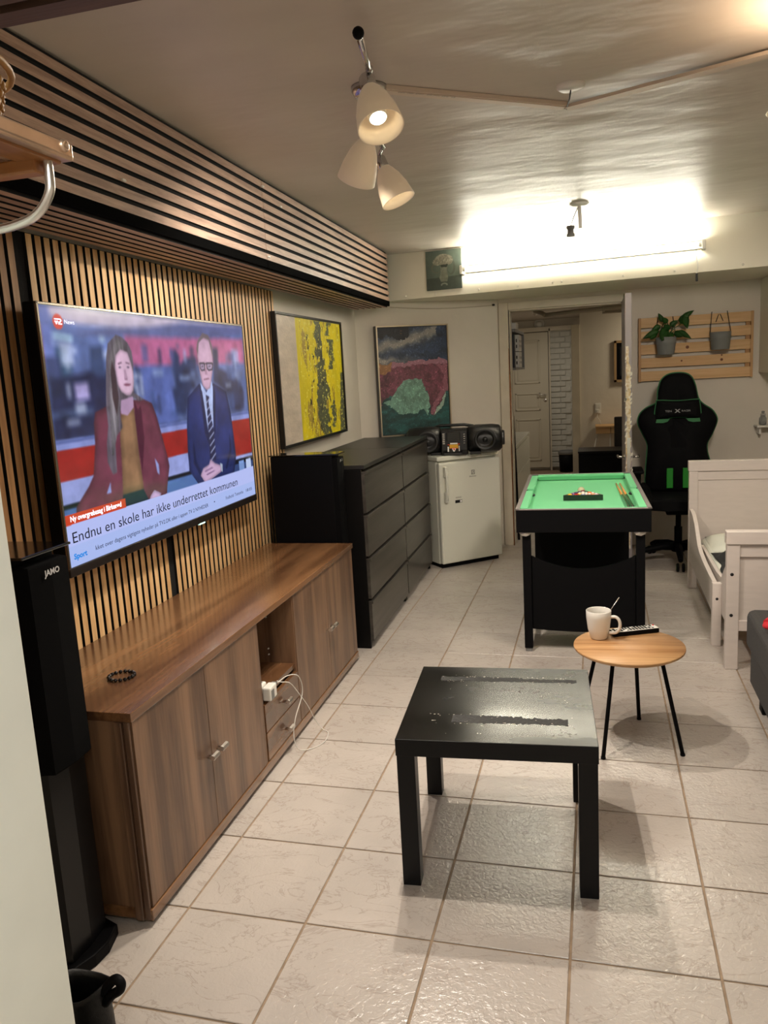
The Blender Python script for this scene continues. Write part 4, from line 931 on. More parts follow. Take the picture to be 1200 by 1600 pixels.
# thin wire clipped along the corner wall
wr = thing('wall_wire', 'thin pale wire running along the wall under the beam to the door frame', 'wire', (0,0,0))
obj('wire_run', B().tube(spline([(-1.50,5.955,1.950),(-1.33,6.065,1.935),(-1.15,6.18,1.928),(-.95,6.31,1.932),(-.80,6.405,1.940),(-.77,6.42,1.946)]),.0022,6), mat('pale_wire',(190,180,160),.6), wr)
obj('wire_box', B().box((-.785,6.40,1.936),(-.765,6.425,1.950),bev=.003), INK, wr)
# ================================================================ PALLET RACK AND POTS
pr_ = thing('slatted_wall_rack', 'pine rack of five horizontal slats on the back wall behind the gaming chair', 'wall rack', (.318,6.45,1.287))
PW_ = .785
for k, z in enumerate((0,.100,.1995,.299,.397)):
    obj('slat', B().box((.012,-.040,z+.002+(k*.0)),(PW_,-.024,z+.075),bev=.002), PINE, pr_)
obj('upright', B().box((-.004,-.046,-.004),(.014,-.001,.474),bev=.002), PINEZ, pr_); obj('upright', B().box((PW_-.036,-.024,0),(PW_-.006,-.001,.470),bev=.002), PINEZ, pr_); obj('upright', B().box((PW_-.004,-.046,-.004),(PW_+.014,-.001,.474),bev=.002), PINEZ, pr_)
kn = mat('knot',(120,72,40),.6)
for x, z in ((.34,.245),(.60,.155),(.60,.18),(.31,.155)):
    pass
for x, z, s_ in ((.345,.240,.012),(.585,.135,.010),(.585,.168,.006),(.305,.142,.007)): obj('knot', B().lathe([(0,.0012),(s_*.6,.001),(s_,0)],(x,-.040,z),14,(0,-1,0)), kn, pr_)
def pot(label, x, z, h, rt, rb):
    t = thing('hanging_pot', label, 'plant pot', (x,6.335,z))
    obj('pot_body', B().lathe([(0,.002),(rb,0),(rb+.003,.004),(rt-.004,h*.60),(rt-.001,h*.62),(rt,h),(rt-.005,h),(rt-.008,h*.7),(rb-.004,.008),(0,.008)],(0,0,0),32), POTM, t)
    top = (6.45+.0)
    for s_ in (-1,1): obj('cord', B().tube([(s_*rt*.98,0,h-.012),(s_*rt*.72,.066,h+.150)],.0025,6), INK, t)
    obj('cord', B().tube([(-.024,.070,h+.075),(-.006,.068,h+.128),(.006,.068,h+.128),(.026,.070,h+.08)],.0025,6), INK, t)
    return t
pot('grey pot hanging on the rack with a leafy green plant in it', .505,1.480,.128,.073,.057)
pot('empty grey pot hanging by black cords at the right of the rack', .882,1.494,.128,.073,.060)
pl = thing('pothos_plant', 'green leafy climbing plant growing out of the left hanging pot', 'plant', (.505,6.335,1.485))
obj('soil', B().lathe([(0,.112),(.05,.110),(.064,.105)],(0,0,0),24), mat('soil',(40,30,24),.9,bump=.5), pl)
rl = random.Random(11)
def leaf(par, p0, p1, wd, stem0=(0,0,.10), curl=.25):
    p0 = Vector(p0); p1 = Vector(p1); ax = (p1-p0); side = ax.cross(Vector((0,1,0.2))).normalized(); up = side.cross(ax).normalized(); Ln = ax.length
    def fn(a_, b_):
        wv = wd*math.sin(math.pi*min(1,a_**.75))**.8*(1-a_*.25); s_ = (b_-.5)*2
        return p0+ax*a_+side*s_*wv/2+up*(abs(s_)*wd*.18-curl*Ln*(a_*a_))
    o = obj('leaf', B().grid(fn,7,4), LEAF, par, [('SOLIDIFY',{'thickness':.0012})])
    obj('leaf_stem', B().tube(spline([stem0,tuple((Vector(stem0)+p0)/2+Vector((0,0,.02))),p0]),.0022,6), LEAF, o)
for p0,p1,wd in (((-.05,-.03,.17),(-.17,-.04,.125),.055),((-.04,-.02,.21),(-.105,-.02,.17),.05),((.0,-.03,.20),(-.05,-.06,.10),.062),((.02,-.03,.17),(-.045,-.075,.09),.058),((-.02,.0,.235),(-.055,.0,.30),.04),((.01,-.01,.22),(-.03,-.03,.27),.045),
    ((.10,-.02,.21),(.155,-.03,.29),.075),((.11,-.01,.25),(.19,-.02,.305),.045),((.12,-.03,.28),(.145,-.05,.17),.06),((.08,-.03,.165),(.175,-.05,.10),.045),((.05,-.03,.15),(.12,-.05,.12),.05),((.03,-.02,.16),(.03,-.05,.10),.055),((-.02,-.03,.18),(.03,-.05,.20),.06),((-.06,-.02,.16),(-.12,-.04,.11),.045),((.03,0,.2),(.08,0,.24),.05)):
    leaf(pl,p0,p1,wd)
# wall cabinet hanging at right, small glass shelf
wc = thing('wall_cabinet', 'cream wall cabinet hanging under the beam at the right edge', 'cabinet', (1.165,6.449,1.313))
obj('cabinet_body', B().box((0,-.35,0),(.6,0,.668),bev=.003), BEAMM, wc); obj('door', B().box((.004,-.368,.004),(.298,-.351,.664),bev=.003), BEAMM, wc); obj('door', B().box((.302,-.368,.004),(.596,-.351,.664),bev=.003), BEAMM, wc)
ws = thing('small_wall_shelf', 'small white shelf on the wall at the right edge under the cabinet', 'shelf', (1.14,6.449,.915))
obj('board', B().box((0,-.14,0),(.5,0,.014),bev=.002), WHITEP, ws); obj('bracket', B().prism([(-.10,-.05),(0,-.05),(0,0),(-.10,0)],'x',.02,.035), WHITEP, ws)
GLASSM = mat('clear_glass',(220,222,220),.08,trans=.8)
for x, lb in ((.05,'small glass jar on the little white shelf, nearest the frame edge'),):
    j = thing('glass_jar', lb, 'jar', (1.14+x,6.38,.929))
    obj('jar_body', B().lathe([(0,0),(.022,0),(.026,.006),(.026,.05),(.018,.062),(.018,.070),(.015,.070),(.015,.06),(.022,.048),(.022,.008),(0,.006)],(0,0,0),24), GLASSM, j)
    obj('stopper', B().lathe([(.015,.066),(.019,.072),(.019,.080),(.010,.086),(.012,.10),(0,.104)],(0,0,0),20), GLASSM, j)
# ================================================================ GAMING CHAIR
gc = thing('gaming_chair', 'black gaming chair with green piping and head cushion behind the pool table', 'chair', (.562,5.90,0), 0)
CH = [(-.135,1.145),(-.127,1.23),(-.105,1.30),(-.06,1.335),(0,1.345),(.06,1.338),(.10,1.31),(.125,1.25),(.145,1.16),(.18,1.115),(.235,1.075),(.268,1.02),(.265,.975),(.235,.90),(.205,.84),(.205,.78),(.225,.70),(.235,.62),(.22,.55),(.17,.50),(-.17,.50),(-.215,.55),(-.215,.66),(-.205,.78),(-.205,.85),(-.24,.93),(-.268,1.0),(-.255,1.06),(-.215,1.10),(-.165,1.125)]
def sm(pts, n=4):
    P_ = [Vector((p[0],p[1],0)) for p in pts]; k = len(P_); o_ = []
    for i in range(k):
        a,b_,c_,d_ = P_[i-1],P_[i],P_[(i+1)%k],P_[(i+2)%k]
        for q in range(n):
            t = q/n; o_.append(.5*((2*b_)+(c_-a)*t+(2*a-5*b_+4*c_-d_)*t*t+(3*b_-3*c_+d_-a)*t**3))
    return [(p.x,p.y) for p in o_]
CS = sm(CH,4)
def back_y(z): return .12+.10*(z-.5)      # reclined slightly backwards
bb = B()
lay = [(.0,.035,1.0),(-.030,.0,.985),(-.045,-.0,.93),(-.050,-.0,.6),(-.050,0,.25)]
cx0, cz0 = 0, .93
rings = []
for (dy,_,s_) in [(.06,0,.93),(.045,0,1.0)]+lay:
    rings.append([bb.bm.verts.new(((x-cx0)*s_, back_y(z)+dy+(.035*abs(x)/.27 if s_ < .9 else 0)*-1*(1 if s_ < .9 else 0), cz0+(z-cz0)*s_)) for x, z in CS])
for A_, D_ in zip(rings, rings[1:]):
    for j in range(len(A_)):
        q = bb.bm.faces.new((A_[j],A_[(j+1)%len(A_)],D_[(j+1)%len(A_)],D_[j])); q.smooth = True
bb.bm.faces.new(rings[0]); bb.bm.faces.new(rings[-1])
obj('backrest', bb, CHAIRB, gc)
obj('piping', B().tube([(x*1.005, back_y(z)+.005, cz0+(z-cz0)*1.005) for x, z in CS],.0055,8,closed=True), GREENT, gc)
for z in (.72,.83,.94): obj('quilt_seam', B().tube([(x,back_y(z)-.049,z) for x in (-.12,-.04,.04,.12)],.003,6), MATBLK, gc)
cu_pts = sm([(-.145,1.14),(-.155,1.04),(-.13,1.025),(.0,1.035),(.13,1.025),(.155,1.04),(.145,1.14),(.13,1.155),(0,1.15),(-.13,1.158)],4)
cb_ = B(); rg = []
for dy, s_ in ((.03,.9),(.0,1),(-.03,.96),(-.045,.75),(-.05,.4)): rg.append([cb_.bm.verts.new((x*s_, back_y(1.09)-.055+dy, 1.09+(z-1.09)*s_)) for x, z in cu_pts])
for A_, D_ in zip(rg, rg[1:]):
    for j in range(len(A_)): q = cb_.bm.faces.new((A_[j],A_[(j+1)%len(A_)],D_[(j+1)%len(A_)],D_[j])); q.smooth = True
cb_.bm.faces.new(rg[0]); cb_.bm.faces.new(rg[-1])
hc = obj('head_cushion', cb_, CHAIRB, gc)
obj('piping', B().tube([(x*1.01, back_y(1.09)-.058, 1.09+(z-1.09)*1.01) for x, z in cu_pts],.004,8,closed=True), GREENT, hc)
text_mesh('brand_text','TEN',.020, mat('grey_embroidery',(150,150,150),.6), hc, basis((-.088,back_y(1.09)-.106,1.075),(1,0,0),(0,0,1)), 1.2)
text_mesh('brand_text','X',.034, bpy.data.materials['grey_embroidery'], hc, basis((-.022,back_y(1.09)-.107,1.070),(1,0,0),(0,0,1)), 1.4, bold=.001)
text_mesh('brand_text','RACER',.017, bpy.data.materials['grey_embroidery'], hc, basis((.022,back_y(1.09)-.106,1.075),(1,0,0),(0,0,1)), 1.15)
for s_ in (-1,1):
    obj('harness_slot', B().prism([(s_*.145,1.025),(s_*.15,1.00),(s_*.10,.998),(s_*.07,1.006),(s_*.055,1.025)],'y',back_y(1.0)-.080,back_y(1.0)-.055), GREENT, gc)
    obj('lumbar_band', B().prism([(s_*.055-.022,.53),(s_*.055+.022,.53),(s_*.055+.022,.675),(s_*.055-.022,.675)],'y',.052,.075,bev=.004), GREENB, gc)
st_ = B().prism(sm([(-.20,.22),(-.245,.10),(-.25,-.12),(-.22,-.27),(-.10,-.30),(.10,-.30),(.22,-.27),(.25,-.12),(.245,.10),(.20,.22)],3),'z',.42,.50,bev=.02)
obj('seat', st_, CHAIRB, gc, [('SUBSURF',{'levels':1,'render_levels':1})])
for s_ in (-1,1):
    obj('seat_bolster', B().tube([(s_*.225,.14,.52),(s_*.235,-.05,.512),(s_*.225,-.20,.49),(s_*.19,-.28,.46)],[.045,.045,.038,.025],12), CHAIRB, gc)
    obj('seat_piping', B().tube(spline([(s_*.268,.14,.55),(s_*.278,-.02,.540),(s_*.262,-.18,.505),(s_*.215,-.295,.44)],5),.005,8), GREENT, gc)
    ar = obj('armrest', B().box((s_*.28-.038,-.17,.665),(s_*.28+.038,.09,.69),bev=.012,seg=3), MATBLK, gc)
    obj('arm_post', B().box((s_*.28-.022,-.06,.46),(s_*.28+.022,-.01,.67),bev=.006).box((s_*.28-.02,-.07,.425),(s_*.28+.02,-.0,.46)).box((min(s_*.16,s_*.30),-.06,.405),(max(s_*.16,s_*.30),-.01,.425)), MATBLK, ar)
obj('tilt_mechanism', B().box((-.09,-.10,.36),(.09,.10,.42),bev=.01), MATBLK, gc)
obj('gas_lift', B().cyl((0,0,.20),(0,0,.37),.019,n=18).cyl((0,0,.10),(0,0,.26),.027,n=18).lathe([(.045,.08),(.045,.135),(.03,.15)],(0,0,0),20), MATBLK, gc)
for k in range(5):
    a = math.radians(-92+72*k); c_, s_ = math.cos(a), math.sin(a)
    lg_ = obj('base_leg', B().tube([(0,0,.115),(c_*.12,s_*.12,.118),(c_*.25,s_*.25,.098),(c_*.295,s_*.295,.078)],[.030,.026,.020,.016],10), MATBLK, gc)
    for t_ in (-1,1):
        w0 = Vector((c_*.30-s_*.018*t_, s_*.30+c_*.018*t_, .031)); obj('caster', B().lathe([(0,-.009),(.024,-.009),(.030,-.006),(.030,.006),(.024,.009),(0,.009)], w0, 24, (-s_,c_,0)), MATBLK, lg_)
        obj('caster_ring', B().lathe([(.018,.0092),(.022,.0105),(.018,.0105)], w0 if t_ > 0 else w0, 24, (-s_*t_,c_*t_,0)), GREENT, lg_)
# ================================================================ POOL TABLE
pt = thing('pool_table', 'small black pool table with green cloth in front of the back doorway', 'pool table', (-.086,4.56,0), .025)
hw, hl = .322, .650
obj('apron', B().box((-hw,-hl,.632),(hw,-hl+.02,.748),bev=.003), MATBLK, pt, ); obj('apron', B().box((-hw,hl-.02,.632),(hw,hl,.748),bev=.003), MATBLK, pt)
obj('apron', B().box((-hw,-hl+.02,.632),(-hw+.02,hl-.02,.748),bev=.003), MATBLK, pt); obj('apron', B().box((hw-.02,-hl+.02,.632),(hw,hl-.02,.748),bev=.003), MATBLK, pt)
obj('bed', B().box((-hw+.02,-hl+.02,.70),(hw-.02,hl-.02,.715)), BAIZE, pt)
rim = mat('grey_rail_trim',(120,112,108),.4)
obj('rail_top', B().box((-hw-.004,-hl-.002,.746),(-hw+.018,hl+.002,.752),bev=.002).box((hw-.018,-hl-.002,.746),(hw+.004,hl+.002,.752),bev=.002).box((-hw-.004,-hl-.002,.746),(hw+.004,-hl+.012,.752),bev=.002).box((-hw-.004,hl-.012,.746),(hw+.004,hl+.002,.752),bev=.002), rim, pt)
def cushion(y0,y1,s_):
    xa = s_*(hw-.018); xb = s_*(hw-.058)
    obj('cushion', B().prism([(xa,.718),(xa,.7505),(xb+s_*.004,.7505),(xb,.742),(xb+s_*.012,.718)],'y',y0,y1,bev=.002), BAIZE, pt)
for s_ in (-1,1):
    cushion(-hl+.045,-.035,s_); cushion(.035,hl-.05,s_)
    obj('pocket', B().lathe([(.0,.001),(.026,.001),(.030,.004),(.030,0)],(s_*(hw-.035),0,.7505-.034),20).prism([(s_*(hw-.06),-.03),(s_*(hw-.018),-.03),(s_*(hw-.018),.03),(s_*(hw-.06),.03)],'z',.716,.722), INK, pt)
    for t_ in (-1,1):
        obj('pocket', B().box((min(s_*(hw-.05),s_*(hw-.016)),min(t_*(hl-.045),t_*(hl-.012)),.7155),(max(s_*(hw-.05),s_*(hw-.016)),max(t_*(hl-.045),t_*(hl-.012)),.745 if t_>0 else .72),bev=.003), INK, pt)
obj('cushion', B().prism([(hl-.014,.718),(hl-.014,.7505),(hl-.050,.7505),(hl-.056,.742),(hl-.046,.718)],'x',-hw+.055,hw-.055,bev=.002), BAIZE, pt)
obj('cushion', B().prism([(-hl+.012,.718),(-hl+.012,.7505),(-hl+.040,.7505),(-hl+.050,.742),(-hl+.040,.718)],'x',-hw+.06,hw-.06,bev=.002), BAIZE, pt)
for s_ in (-1,1):
    for t_ in (-1,1):
        lg_ = obj('leg', B().box((s_*.275-.021,t_*(hl-.045)-.019,.018),(s_*.275+.021,t_*(hl-.045)+.019,.632),bev=.003), MATBLK, pt)
        obj('foot', B().box((s_*.275-.017,t_*(hl-.045)-.015,0),(s_*.275+.017,t_*(hl-.045)+.015,.019),bev=.003), GREYP, lg_)
        obj('hinge', B().prism([(s_*.275-.035,.632),(s_*.275+.025,.632),(s_*.275+.018,.620),(s_*.275,.612),(s_*.275-.022,.616)],'y',t_*(hl-.012)-.004,t_*(hl-.012)+.004).cyl((s_*.275-.03,t_*(hl-.012),.626),(s_*.275+.02,t_*(hl-.012),.626),.006,n=10), STEEL, pt)
for t_ in (-1,1):
    arc = [(-.254+.508*k/16, .437+.068*((k-8)/8)**2) for k in range(17)]; low = [(.254-.508*k/12, .118-.012*(1-((k-6)/6)**2)) for k in range(13)]
    obj('end_panel', B().prism(arc+low,'y',t_*(hl-.05)-.006,t_*(hl-.05)+.006,bev=.002), MATBLK, pt)
for s_ in (-1,1): obj('stretcher', B().box((s_*.275-.012,-.56,.14),(s_*.275+.012,.56,.18),bev=.003), MATBLK, pt)
obj('lower_shelf', B().box((-.255,.30,.12),(.255,.32,.60)), MATBLK, pt)
def onpt(x,y,z):
    c_, s_ = math.cos(.025), math.sin(.025); return (-.086+x*c_-y*s_, 4.56+x*s_+y*c_, z)
tr = thing('ball_rack', 'black triangle rack holding pool balls on the green cloth', 'ball rack', onpt(.008,-.195,.716), .025)
tri = [Vector((-.105,-.0,0)),Vector((.105,0,0)),Vector((0,.182,0))]; cen = (tri[0]+tri[1]+tri[2])/3
rb_ = B()
for i in range(3):
    a_, b_ = tri[i], tri[(i+1)%3]; ai = cen+(a_-cen)*.90; bi = cen+(b_-cen)*.90
    rb_.prism([(a_.x,a_.y),(b_.x,b_.y),(bi.x,bi.y),(ai.x,ai.y)],'z',0,.030)
obj('triangle_frame', rb_, GLOSSB, tr)
BR = .0172; cols = [('yellow',(240,196,40)),('red',(190,34,34)),('navy',(30,34,80)),('purple',(90,50,110)),('yellow striped',(240,210,90)),('white and black striped',(220,214,200)),('orange',(230,120,50)),('green',(30,90,60)),('maroon',(120,36,40)),('black',(14,14,14)),('red striped',(226,140,110)),('blue striped',(120,130,190)),('orange striped',(236,170,120)),('cream striped',(234,220,196)),('pink striped',(226,180,180))]
order = [0,1,11,10,14, 3,4,5,12, 2,13,6, 9,7, 8]
k = 0; names_ = ['nearest row','second row','third row','fourth row','tip']
posn = ['far left','left','middle','right','far right']
for row in range(5):
    for i in range(5-row):
        nm, cc = cols[order[k]]; x = (i-(4-row)/2)*BR*2.03+.008; y = -.195+.026+row*BR*1.76
        p = onpt(x,y,.716+BR+.0003)
        q = obj('pool_ball', B().blob((0,0,0),BR,BR,BR,20), mat('ball_'+nm.replace(' ','_'),cc,.12,coat=.5), None); q.location = p
        if 'striped' in nm:
            obj('number_spot', B().lathe([(0,.0008),(.006,.0005),(.007,-.0008)],(0,-.006*(1),BR-.0008),16,(0,-.35,1)), PAPER, q)
        tag(q, f'{nm} pool ball in the {names_[row]} of the rack', 'ball', 'balls in the rack'); k += 1
q = obj('cue_ball', B().blob((0,0,0),.0205,.0205,.0205,24), mat('cream_ball',(206,198,160),.15,coat=.5)); q.location = onpt(.0,.03,.7155+.0208); tag(q,'larger cream cue ball on the cloth just behind the rack','ball')
for k_, (xa, xb, lb) in enumerate(((.240,.208,'left of the two cues lying along the right cushion'),(.262,.230,'right of the two cues lying along the right cushion'))):
    pa = Vector(onpt(xa-.012,-.585,.726)); pb = Vector(onpt(xb+.0,.36,.722))
    cq = thing('pool_cue', 'black and honey wooden cue, '+lb, 'cue', (0,0,0), 0, 'pool cues')
    pm_ = pa.lerp(pb,.52)
    obj('butt', B().tube([pa,pa.lerp(pb,.08),pm_],[.0095,.0092,.0075],14), GLOSSB, cq); obj('shaft', B().tube([pm_,pb],[.0075,.0048],14), mat('honey_maple',(214,146,66),.35,coat=.3), cq)
    obj('ring', B().tube([pa.lerp(pb,.04),pa.lerp(pb,.055)],.0098,14), mat('gold_ring',(170,150,110),.3,.8), cq)
    obj('tip', B().tube([pb,pb.lerp(pa,-.012)],[.0048,.004],10), PAPER, cq)
# ================================================================ ROUND SIDE TABLE
rt = thing('round_side_table', 'small round oak-topped table on four thin black legs', 'table', (.112,3.0,0), .10)
obj('tabletop', B().lathe([(0,.366),(.190,.366),(.203,.374),(.205,.380),(.204,.3845),(0,.385)],(0,0,0),72), OAKTOP, rt)
obj('underframe', B().box((-.11,-.012,.360),(.11,.012,.367)).box((-.012,-.11,.360),(.012,.11,.367)), MATBLK, rt)
for ax, ay in ((-.115,-.165),(.175,-.125),(.065,.180),(-.180,.100)):
    obj('leg', B().tube([(ax*.60,ay*.60,.366),(ax,ay,.004)],.0075,14).cyl((ax,ay,0),(ax*.996,ay*.996,.008),.009,n=12), MATBLK, rt)
mg = thing('mug', 'white ceramic mug with handle on the round oak table', 'mug', (.002,3.070,.3852), -.1)
obj('mug_body', B().lathe([(0,.003),(.030,.0),(.033,.004),(.042,.04),(.0475,.085),(.048,.112),(.046,.1135),(.044,.112),(.043,.085),(.037,.035),(.028,.010),(0,.009)],(0,0,0),40), CERAM, mg)
obj('handle', B().tube(spline([(.043,-.008,.090),(.066,-.012,.092),(.080,-.014,.076),(.080,-.014,.050),(.066,-.012,.030),(.040,-.008,.026)],5),.0062,12), CERAM, mg)
obj('coffee', B().lathe([(0,.070),(.0395,.070)],(0,0,0),32), mat('coffee',(40,24,14),.1), mg)
spn = thing('teaspoon', 'thin steel teaspoon standing in the white mug', 'spoon', (.002,3.070,.3852))
obj('spoon_handle', B().tube([(.020,.012,.055),(.046,.012,.112),(.078,.02,.160)],[.0010,.0012,.0018],8), STEEL, spn); obj('spoon_bowl', B().blob((.010,.010,.035),.009,.006,.018,12,Matrix.Rotation(.4,3,'Y')), STEEL, spn)
rm = thing('remote_control', 'white-faced remote control with black keys beside the mug', 'remote', (.138,3.140,.3852), .42)
obj('remote_body', B().box((-.095,-.024,0),(.095,.024,.018),bev=.004), MATBLK, rm); obj('face', B().box((-.093,-.022,.0175),(.093,.022,.0195),bev=.001), WHITEP, rm)
rr2 = random.Random(5); kb = obj('key', B().box((-.0045,-.003,0),(.0045,.003,.0022),bev=.0008), INK, rm); kb.location = (-.083,-.014,.0193)
for i in range(13):
    for j in range(4):
        if (i,j) == (0,0) or rr2.random() < .12: continue
        share(kb,'key',(-.083+i*.0128,-.0145+j*.0097,.0193),rm)
obj('power_key', B().cyl((.086,.012,.019),(.086,.012,.0222),.0035,n=12), RED, rm)
# ================================================================ BLACK SQUARE TABLE
lk = thing('square_coffee_table', 'worn black square coffee table with thick legs in the foreground', 'table', (-.2925,2.268,0), .063)
m = mat('worn_black_top',(8,8,9),.16,spec=.28, rvar=.16, vscale=2.2, stretch=(1,2.0,1)); lk_top = m
obj('tabletop', B().box((-.275,-.275,.400),(.275,.275,.45),bev=.0015), [LACKM], lk)
obj('top_surface', B().box((-.2735,-.2735,.4495),(.2735,.2735,.4505)), lk_top, lk)
for sx_ in (-1,1):
    for sy_ in (-1,1): obj('leg', B().box((sx_*.2475-.0255,sy_*.2475-.0255,0),(sx_*.2475+.0255,sy_*.2475+.0255,.400),bev=.0015), LACKM, lk)
rs = random.Random(9)
def ragged(y0, y1, x0, x1, seed):
    rs = random.Random(seed); n = 60; top_ = [(x0+(x1-x0)*i/n, y1+rs.gauss(0,.0028)-(.008 if i > n*.6 else 0)) for i in range(n+1)]; bot_ = [(x0+(x1-x0)*i/n, y0+rs.gauss(0,.0028)) for i in range(n+1)]
    return bot_+top_[::-1]
wm = mat('stripped_patch',(16,15,15),.62,bump=.3,bscale=150)
obj('worn_strip', B().prism(ragged(.155,.188,-.20,.235,1),'z',.4504,.4508), wm, lk)
obj('worn_strip', B().prism(ragged(-.155,-.105,-.13,.20,2),'z',.4504,.4508), wm, lk)
chb = B()
for k in range(110):
    g = rs.random(); y = rs.choice((.188,.155,-.105,-.155))+rs.gauss(0,.006) if g < .75 else rs.uniform(-.25,.25); x = rs.uniform(-.2,.22); s_ = .0008+.0022*rs.random()**3
    chb.prism([(x-s_,y-s_*.6),(x+s_*1.6,y-s_*.3),(x+s_,y+s_*.7),(x-s_*.8,y+s_*.5)],'z',.4504,.4510)
o = obj('paint_chip', chb, mat('pale_chip',(190,180,165),.6), lk); o['kind'] = 'stuff'
sl_b = B()
for k in range(130):
    cx, cy, sx_, sy_ = rs.choice(((.08,.10,.05,.022),(.10,.075,.06,.014),(.02,.085,.03,.008),(.18,-.21,.035,.018),(.21,.22,.015,.010)))
    x = cx+rs.gauss(0,sx_*.55); y = cy+rs.gauss(0,sy_*.6); l_ = .001+.007*rs.random()**2; w_ = .0004+.0012*rs.random(); a_ = rs.gauss(0,.5)
    x = min(.268,max(-.268,x)); y = min(.268,max(-.268,y)); c_, s_ = math.cos(a_), math.sin(a_)
    sl_b.prism([(x-l_*c_,y-l_*s_),(x+w_*s_,y-w_*c_),(x+l_*c_,y+l_*s_),(x-w_*s_*1.4,y+w_*c_*1.4)],'z',.4504,.4508)
o = obj('scratches', sl_b, mat('pale_scuff',(110,102,94),.5), lk); o['kind'] = 'stuff'
# ================================================================ CHILD BED
bd = thing('extendable_bed', 'white wooden extendable child bed at the right side of the room', 'bed', (0,0,0))
XR = 1.42
def Bx(a_,b_,bv=.003): return B().box(a_,b_,bev=bv)
# footboard (towards camera) at y 3.79
for x_ in (.572,XR-.055):
    lg_ = obj('leg', Bx((x_,3.79,0),(x_+.056,3.835,.600)), WHITEW, bd)
    for z_ in (.459,.264): obj('bolt', B().lathe([(0,.002),(.006,.0015),(.008,0)],(x_+.023,3.79,z_),14,(0,-1,0)), INK, lg_)
obj('footboard', Bx((.568,3.785,.600),(XR+.004,3.84,.660)).box((.628,3.806,.235),(XR-.055,3.822,.600)).box((.628,3.797,.540),(XR-.055,3.828,.600),bev=.002).box((.626,3.793,.188),(XR-.055,3.832,.238),bev=.002), WHITEW, bd)
# headboard at y 5.19
for x_ in (.556,XR-.055): obj('leg', Bx((x_,5.19,0),(x_+.052,5.235,.752)), WHITEW, bd)
obj('headboard', Bx((.552,5.185,.752),(XR+.004,5.24,.816)).box((.606,5.205,.22),(XR-.055,5.22,.752)).box((.606,5.197,.695),(XR-.055,5.226,.752),bev=.002), WHITEW, bd)
# outer curved side rail with its own end post
def rail(prof, x0, x1, m_): return obj('side_rail', B().prism(prof,'x',x0,x1,bev=.003), m_, bd)
r1 = [(5.19,.185),(5.19,.515),(5.10,.512),(5.02,.500),(4.93,.470),(4.84,.415),(4.77,.372),(4.68,.352),(4.55,.340),(4.30,.330),(4.145,.330),(4.145,.165)]
rail(r1,.560,.582,WHITEW); rail(r1,XR-.02,XR,WHITEW)
for x_ in (.556,XR-.03):
    q = obj('leg', Bx((x_,4.110,0),(x_+.044,4.150,.328)), WHITEW, bd)
    obj('bolt', B().lathe([(0,.002),(.005,.0015),(.007,0)],(x_+.022,4.110,.248),14,(0,-1,0)), INK, q)
r2 = [(3.835,.165),(3.835,.500),(3.90,.495),(3.98,.470),(4.06,.415),(4.14,.350),(4.30,.338),(4.95,.338),(4.95,.175)]
rail(r2,.600,.618,WHITEW); rail(r2,XR-.045,XR-.03,WHITEW)
obj('slat_base', Bx((.62,3.84,.20),(XR-.05,5.19,.225)), PINE, bd)
mt2 = thing('mattress', 'white sheeted mattress in the extendable bed', 'mattress', (0,0,0))
obj('mattress_body', B().box((.622,3.85,.2255),(XR-.055,5.18,.335),bev=.03,seg=4), SHEET, mt2)
pw = thing('pillow', 'off-white pillow against the headboard of the white bed', 'pillow', (1.0,4.98,.372))
obj('pillow_body', B().grid(lambda a_,b_: Vector(((a_-.5)*.70,(b_-.5)*.40,.070*(max(0,math.sin(math.pi*a_))*max(0,math.sin(math.pi*b_)))**.4-.035)),24,16).grid(lambda a_,b_: Vector(((a_-.5)*.70,(b_-.5)*.40,-.035)),24,16), SHEET, pw)
def crumple(cx,cy,z0,sx,sy,h,seed):
    def fn(a_,b_):
        x = (a_-.5)*sx*(1+.18*noise.noise(Vector((b_*3,seed,0)))); y = (b_-.5)*sy*(1+.18*noise.noise(Vector((a_*3,seed+5,0))))
        e = min(1,4*min(a_,1-a_,b_,1-b_)+.05)
        return Vector((cx+x,cy+y,z0+h*e*(.35+.9*abs(noise.noise(Vector((a_*5,b_*5,seed))))+.5*abs(noise.noise(Vector((a_*11,b_*9,seed)))))))
    return B().grid(fn,44,44)
dk = thing('dark_clothes', 'crumpled dark grey garment on the mattress of the white bed', 'clothes', (0,0,0))
obj('cloth', crumple(.83,4.45,.336,.40,.60,.10,3.3), mat('charcoal_jersey',(30,31,31),.85,bump=.3,bscale=200,distance=.002), dk, [('SOLIDIFY',{'thickness':.004})])
# ================================================================ SOFA
sf = thing('sofa', 'dark grey upholstered sofa corner at the right edge of the frame', 'sofa', (0,0,0))
obj('seat_base', B().box((.608,1.6,.10),(1.55,3.385,.26),bev=.012), SOFAM, sf)
obj('seat_cushion', B().box((.590,1.6,.255),(1.35,3.40,.42),bev=.03,seg=4), SOFAM, sf)
obj('backrest', B().box((1.33,1.6,.40),(1.60,3.40,.80),bev=.05,seg=4), SOFAM, sf)
for y in (1.66,3.29): obj('leg', B().box((.640,y,0),(.690,y+.06,.105),bev=.006), MATBLK, sf)
for y in (1.66,3.29): obj('leg', B().box((1.48,y,0),(1.53,y+.06,.105),bev=.006), MATBLK, sf)
sk = thing('red_sock', 'bright red fleecy sock lying on the grey sofa cushion', 'sock', (.655,3.100,.428), .5)
obj('sock_body', B().blob((.02,0,.022),.085,.045,.024,32,dis=.010,dsc=22).blob((.10,-.03,.022),.07,.04,.022,24,Matrix.Rotation(-.5,3,'Z'),dis=.008,dsc=22), RED, sk)
obj('cuff', B().tube([(-.045,.01,.024),(-.030,.012,.026),(-.015,.012,.026)],[.020,.024,.022],16), RED, sk)
